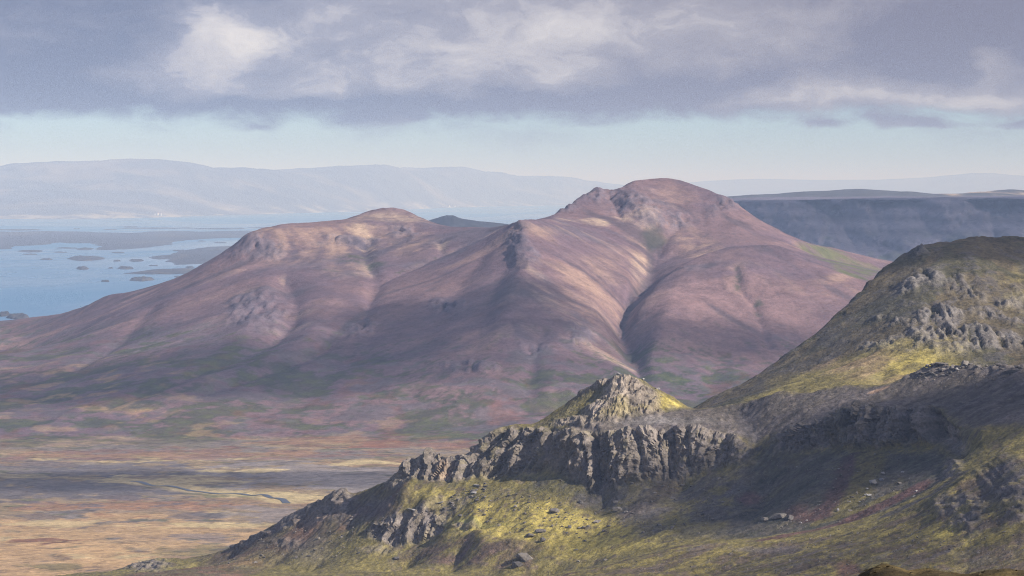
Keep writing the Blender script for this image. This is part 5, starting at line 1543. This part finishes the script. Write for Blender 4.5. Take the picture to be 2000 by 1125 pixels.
# ---- river through the valley
def build_river():
    pts = RIVER
    W = np.array([MASSIF.cast(u, v) for u, v in pts])
    n = 160
    t = np.linspace(0, 1, n); tt = np.linspace(0, 1, len(W))
    C = np.stack([np.interp(t, tt, W[:, i]) for i in range(3)], -1)
    C[:, 1] += 9 * np.sin(t * 27 + 2 * np.sin(t * 9))
    d = np.gradient(C[:, :2], axis=0); d /= np.linalg.norm(d, axis=1, keepdims=True)
    w = (3.2 + 1.5 * np.sin(t * 23) ** 2 + 1.5 * sstep(.82, .95, t))[:, None]
    nrm = np.stack([-d[:, 1], d[:, 0]], -1)
    z = MASSIF.h(C[:, 0], C[:, 1])
    A = np.concatenate([C[:, :2] + nrm * w, (z + .5)[:, None]], 1); B = np.concatenate([C[:, :2] - nrm * w, (z + .5)[:, None]], 1)
    V = np.stack([A, B], 1).reshape(-1, 3)
    i = np.arange(n - 1) * 2
    Fc = np.stack([i, i + 1, i + 3, i + 2], -1)
    m = bpy.data.materials.new('river_water'); m.use_nodes = True
    bs = NT(m.node_tree).n['Principled BSDF']
    bs.inputs['Base Color'].default_value = (.06, .07, .085, 1); bs.inputs['Roughness'].default_value = .35
    tag(mesh_obj('river', V, Fc, m), 'thin dark river winding through the straw meadows', kind='structure')

build_river()


# ---- white farmhouses on the far shore
def build_farms():
    m1 = plain_mat('white_render', (.82, .82, .80), 0, .5, .05); m2 = plain_mat('roof_iron', (.45, .20, .17), 0, .5, .1)
    def house(u, v, d, w, label):
        c = P(u, v, d * 1000.0)
        root = bpy.data.objects.new('farmhouse', None); COL.objects.link(root)
        root.location = c
        w = w * .7
        l, h, b = w, w * .42, w * .6
        mesh_obj('wall', [(sx * l / 2, sy * b / 2, zz) for zz in (-25, h) for sx, sy in ((-1, -1), (1, -1), (1, 1), (-1, 1))] + [(-l / 2, 0, h + b * .45), (l / 2, 0, h + b * .45)],
                 [(0, 1, 5, 4), (1, 2, 6, 5), (2, 3, 7, 6), (3, 0, 4, 7), (4, 8, 8, 7), (5, 6, 9, 9)], m1, parent=root, smooth=False)
        e = .4
        mesh_obj('roof', [(-l / 2 - e, -b / 2 - e, h), (l / 2 + e, -b / 2 - e, h), (l / 2 + e, 0, h + b * .5), (-l / 2 - e, 0, h + b * .5), (l / 2 + e, b / 2 + e, h), (-l / 2 - e, b / 2 + e, h)],
                 [(0, 1, 2, 3), (3, 2, 4, 5)], m2, parent=root, smooth=False)
        tag(root, label, 'farmhouse', 'white farms on the far shore')
    house(309, 417.5, 47.2, 34, 'white farmhouse by the far beach at left')
    house(315, 418, 47.2, 22, 'low white barn just right of the farmhouse by the far beach at left')
    house(303, 417.8, 47.2, 16, 'small white shed left of the farmhouse by the far beach')
    house(312, 402.5, 49.5, 22, 'white farmhouse up the slope above the left beach farm')
    house(336, 397, 51, 30, 'pale long farmhouse higher on the far slope')
    house(329, 397.5, 51, 18, 'small pale barn left of the higher far farmhouse')
    house(865, 403.5, 68.5, 36, 'leftmost white farmhouse on the far shore over the saddle')
    house(878, 402.6, 69, 46, 'brightest white farmhouse on the far shore over the saddle')
    house(889, 402.4, 69.3, 30, 'right white barn on the far shore over the saddle')
    house(922, 402.6, 71.5, 26, 'lone white farmhouse right of the cluster on the far shore')

build_farms()


# ---- the ground at the photographer's feet: two stony lips show at the lower right
def build_near():
    ys = np.concatenate([np.linspace(-30, 30, 30), np.arange(30.6, 46, .09), np.linspace(46.5, 420, 60), np.linspace(440, 1492, 30)])
    xs = np.concatenate([np.linspace(-60, 2.0, 40), np.arange(2.1, 9.6, .07), np.linspace(10, 70, 40)])
    XX, YY = np.meshgrid(xs, ys)
    prof_y = [-30, 0, 8, 30, 38, 41, 46, 420, 900, 1492]
    prof_z = [478.1, 478.3, 478.1, 475.75, 474.75, 474.2, 472.3, 300, 262, 238]
    ZZ = np.interp(YY, prof_y, prof_z)
    wx = np.maximum(1, YY / 40.0)
    XX = np.where(YY > 46, XX * wx, XX)
    dz = np.zeros_like(XX)
    def lump(u, v, wpx, hm, d, pw=1.0):
        c = P(u, v, d)
        e = ((XX - c[0]) / (wpx / F * d)) ** 2
        return np.exp(-e) * np.exp(-((YY - d) / 2.2) ** 2) * hm
    line = CAMZ - .1303 * YY
    k = np.exp(-((YY - 38) / 3.0) ** 2)
    want = np.maximum.reduce([lump(1730, 1108, 48, .17, 38), lump(1800, 1116, 60, .10, 38), lump(1960, 1113, 70, .12, 38), lump(2080, 1108, 80, .16, 38), lump(1850, 1122, 50, .05, 38)])
    target = line - .035 + want + .03 * fbm2(XX, YY, .5, 4, .6, 201)
    m = k * sstep(4.0, 4.6, XX) * (1 - sstep(9, 11, XX))
    ZZ = ZZ * (1 - m) + target * m
    ZZ += np.where(YY < 46, .05 * fbm2(XX, YY, 1.5, 4, .55, 202), 0)
    ZZ = np.where(m > .02, ZZ, np.minimum(ZZ, line - .12) if True else ZZ)
    V = np.stack([XX, YY, ZZ], -1).reshape(-1, 3)
    x, y = V[:, 0], V[:, 1]
    n1 = fbm2(x, y, .6, 5, .6, 203)
    c = np.tile(np.array((.085, .062, .028)), (len(x), 1))
    mm = sstep(0, .5, n1)[:, None]
    c = c * (1 - mm) + np.array((.16, .115, .045)) * mm
    o = mesh_obj('summit_ground', V, quad_faces(len(ys), len(xs)), tint_mat('summit_turf', .5, 12, .9, .05, coarse=2.0), c)
    tag(o, 'dark brown turf lip at the lower right edge, close to the viewer', kind='structure')
    dark = rock_mat('lip_stone', (.05, .043, .03), (.16, .125, .065), 14)
    ms = [rock_mesh('stone', 700 + j, 14, .5, dark) for j in range(5)]
    rr = random.Random(3)
    spots = [(1690, 1112, 10), (1703, 1109, 14), (1716, 1106, 15), (1724, 1110, 10), (1735, 1104, 12), (1741, 1108, 16), (1752, 1111, 10), (1760, 1113, 9), (1710, 1116, 12), (1698, 1118, 10), (1728, 1117, 14), (1746, 1118, 10), (1780, 1116, 8), (1915, 1118, 12), (1922, 1114, 10), (1950, 1112, 9), (1985, 1112, 8)]
    for i, (u, v, px) in enumerate(spots):
        p = P(u, v + 2, 37.4)
        o = bpy.data.objects.new('stone', rr.choice(ms))
        s = px / F * 37.4
        o.location = p; o.scale = (s * 1.3, s, s * rr.uniform(.5, .9)); o.rotation_euler = (rr.uniform(-.4, .4), rr.uniform(-.5, .5), rr.uniform(0, 6.28))
        COL.objects.link(o)
        tag(o, 'dark stone heaped on the near turf lip at the bottom right' if u < 1800 else 'dark stone in the turf at the bottom right corner', 'stone', 'stones on the near lip' if u < 1800 else 'stones in the corner turf')

build_near()

# ================================================================== low clouds overhead (beside and above the view) that shade the ground
def vol_mat(name, col, dens, aniso):
    m = bpy.data.materials.new(name); m.use_nodes = True
    t = NT(m.node_tree)
    t.n.remove(t.n['Principled BSDF'])
    v = t.n.new('ShaderNodeVolumePrincipled')
    v.inputs['Color'].default_value = (*col, 1)
    v.inputs['Density'].default_value = dens
    v.inputs['Anisotropy'].default_value = aniso
    v.inputs['Absorption Color'].default_value = (1, 1, 1, 1)          # clean air and cloud droplets scatter, they do not absorb
    t.l.new(v.outputs[0], t.n['Material Output'].inputs['Volume'])
    return m


def cloud(target, rx, ry, rot, od, label, seed, zc=1500.0, thick=220.0):
    """a flat-based cumulus so placed that its shadow falls on the target"""
    tx, ty, tz = target
    k = (zc - tz) / SUNV.z
    cx, cy = tx + SUNV.x * k, ty + SUNV.y * k
    nu, nv = 72, 30
    th = np.linspace(0, 2 * np.pi, nu, endpoint=False); ph = np.linspace(-.5 * np.pi, .5 * np.pi, nv)
    TH, PH = np.meshgrid(th, ph)
    X = np.cos(PH) * np.cos(TH); Y = np.cos(PH) * np.sin(TH); Z = np.sin(PH)
    q = fbm3(X * 1.6 + seed, Y * 1.6, Z * 1.6 + seed * .7, 5, .62)
    r = 1 + .55 * q
    Z = np.where(Z < 0, Z * .45, Z)
    X, Y, Z = X * r * rx, Y * r * ry, Z * (1 + .7 * q) * thick
    c, s = math.cos(rot), math.sin(rot)
    V = np.stack([cx + X * c - Y * s, cy + X * s + Y * c, zc + Z], -1).reshape(-1, 3)
    i = np.arange(nu * nv).reshape(nv, nu); j = np.roll(i, -1, axis=1)
    Fc = np.stack([i[:-1], j[:-1], j[1:], i[1:]], -1).reshape(-1, 4)
    o = mesh_obj('cloud', V, Fc, vol_mat('cloud_vapour', (.95, .95, .97), od / (thick * 1.2), .3))
    tag(o, label, 'cloud', 'low clouds drifting beside the view', 'stuff')
    return o


def build_clouds():
    cloud(RIDGE.cast(1800, 895), 100, 72, R(-10), 1.5, 'low cloud shading the bowl on the right', 1.0, 1350, 45)
    cloud(RIDGE.cast(1860, 785), 118, 38, R(-15), 1.3, 'low cloud shading the plateau behind the bowl', 2.0, 1350, 40)
    cloud(RIDGE.cast(1780, 1060), 130, 80, R(0), .4, 'unseen thin cloud added to dim the near slope at lower right', 11.0, 1350, 40)  # out of view, added only to take light off this slope
    h = HILL.cast(1850, 500)
    cloud((h[0] + 60, h[1] + 60, h[2]), 230, 90, R(5), .8, 'low cloud shading the top of the right-hand hill', 3.0, 1400, 50)
    cloud((-620, 5480, 150), 850, 270, R(4), .6, 'wide thin cloud shading the foot of the mountain', 4.0, 1600, 160)
    cloud((-60, 5780, 230), 190, 250, R(10), 1.0, 'unseen thin cloud added to darken the front of the central ridge', 5.0, 1600, 150)  # added out of view so the ridge's left flank falls darker
    cloud((480, 5750, 200), 270, 190, R(0), .7, 'thin cloud shading the foot of the dome', 9.0, 1600, 150)
    cloud((2200, 12000, 300), 1700, 700, R(0), .9, 'large cloud shading the escarpment', 6.0, 1900, 240)
    cloud((-520, 4250, 60), 420, 130, R(3), .8, 'thin cloud shading the gravel flats', 7.0, 1500, 130)

build_clouds()

# ================================================================== haze: even clean air over the whole country
def build_haze():
    x, y0, y1, z0, z1 = 64000, -3000, 232000, -14, 1180
    V = [(sx * x, yy, zz) for zz in (z0, z1) for yy in (y0, y1) for sx in (-1, 1)]
    Fc = [(0, 2, 3, 1), (4, 5, 7, 6), (0, 1, 5, 4), (2, 6, 7, 3), (0, 4, 6, 2), (1, 3, 7, 5)]
    o = mesh_obj('haze', V, Fc, vol_mat('air', (.50, .66, 1.0), 3.3e-5, -0.2), smooth=False)
    tag(o, kind='stuff', label='even blue haze filling the air')

build_haze()
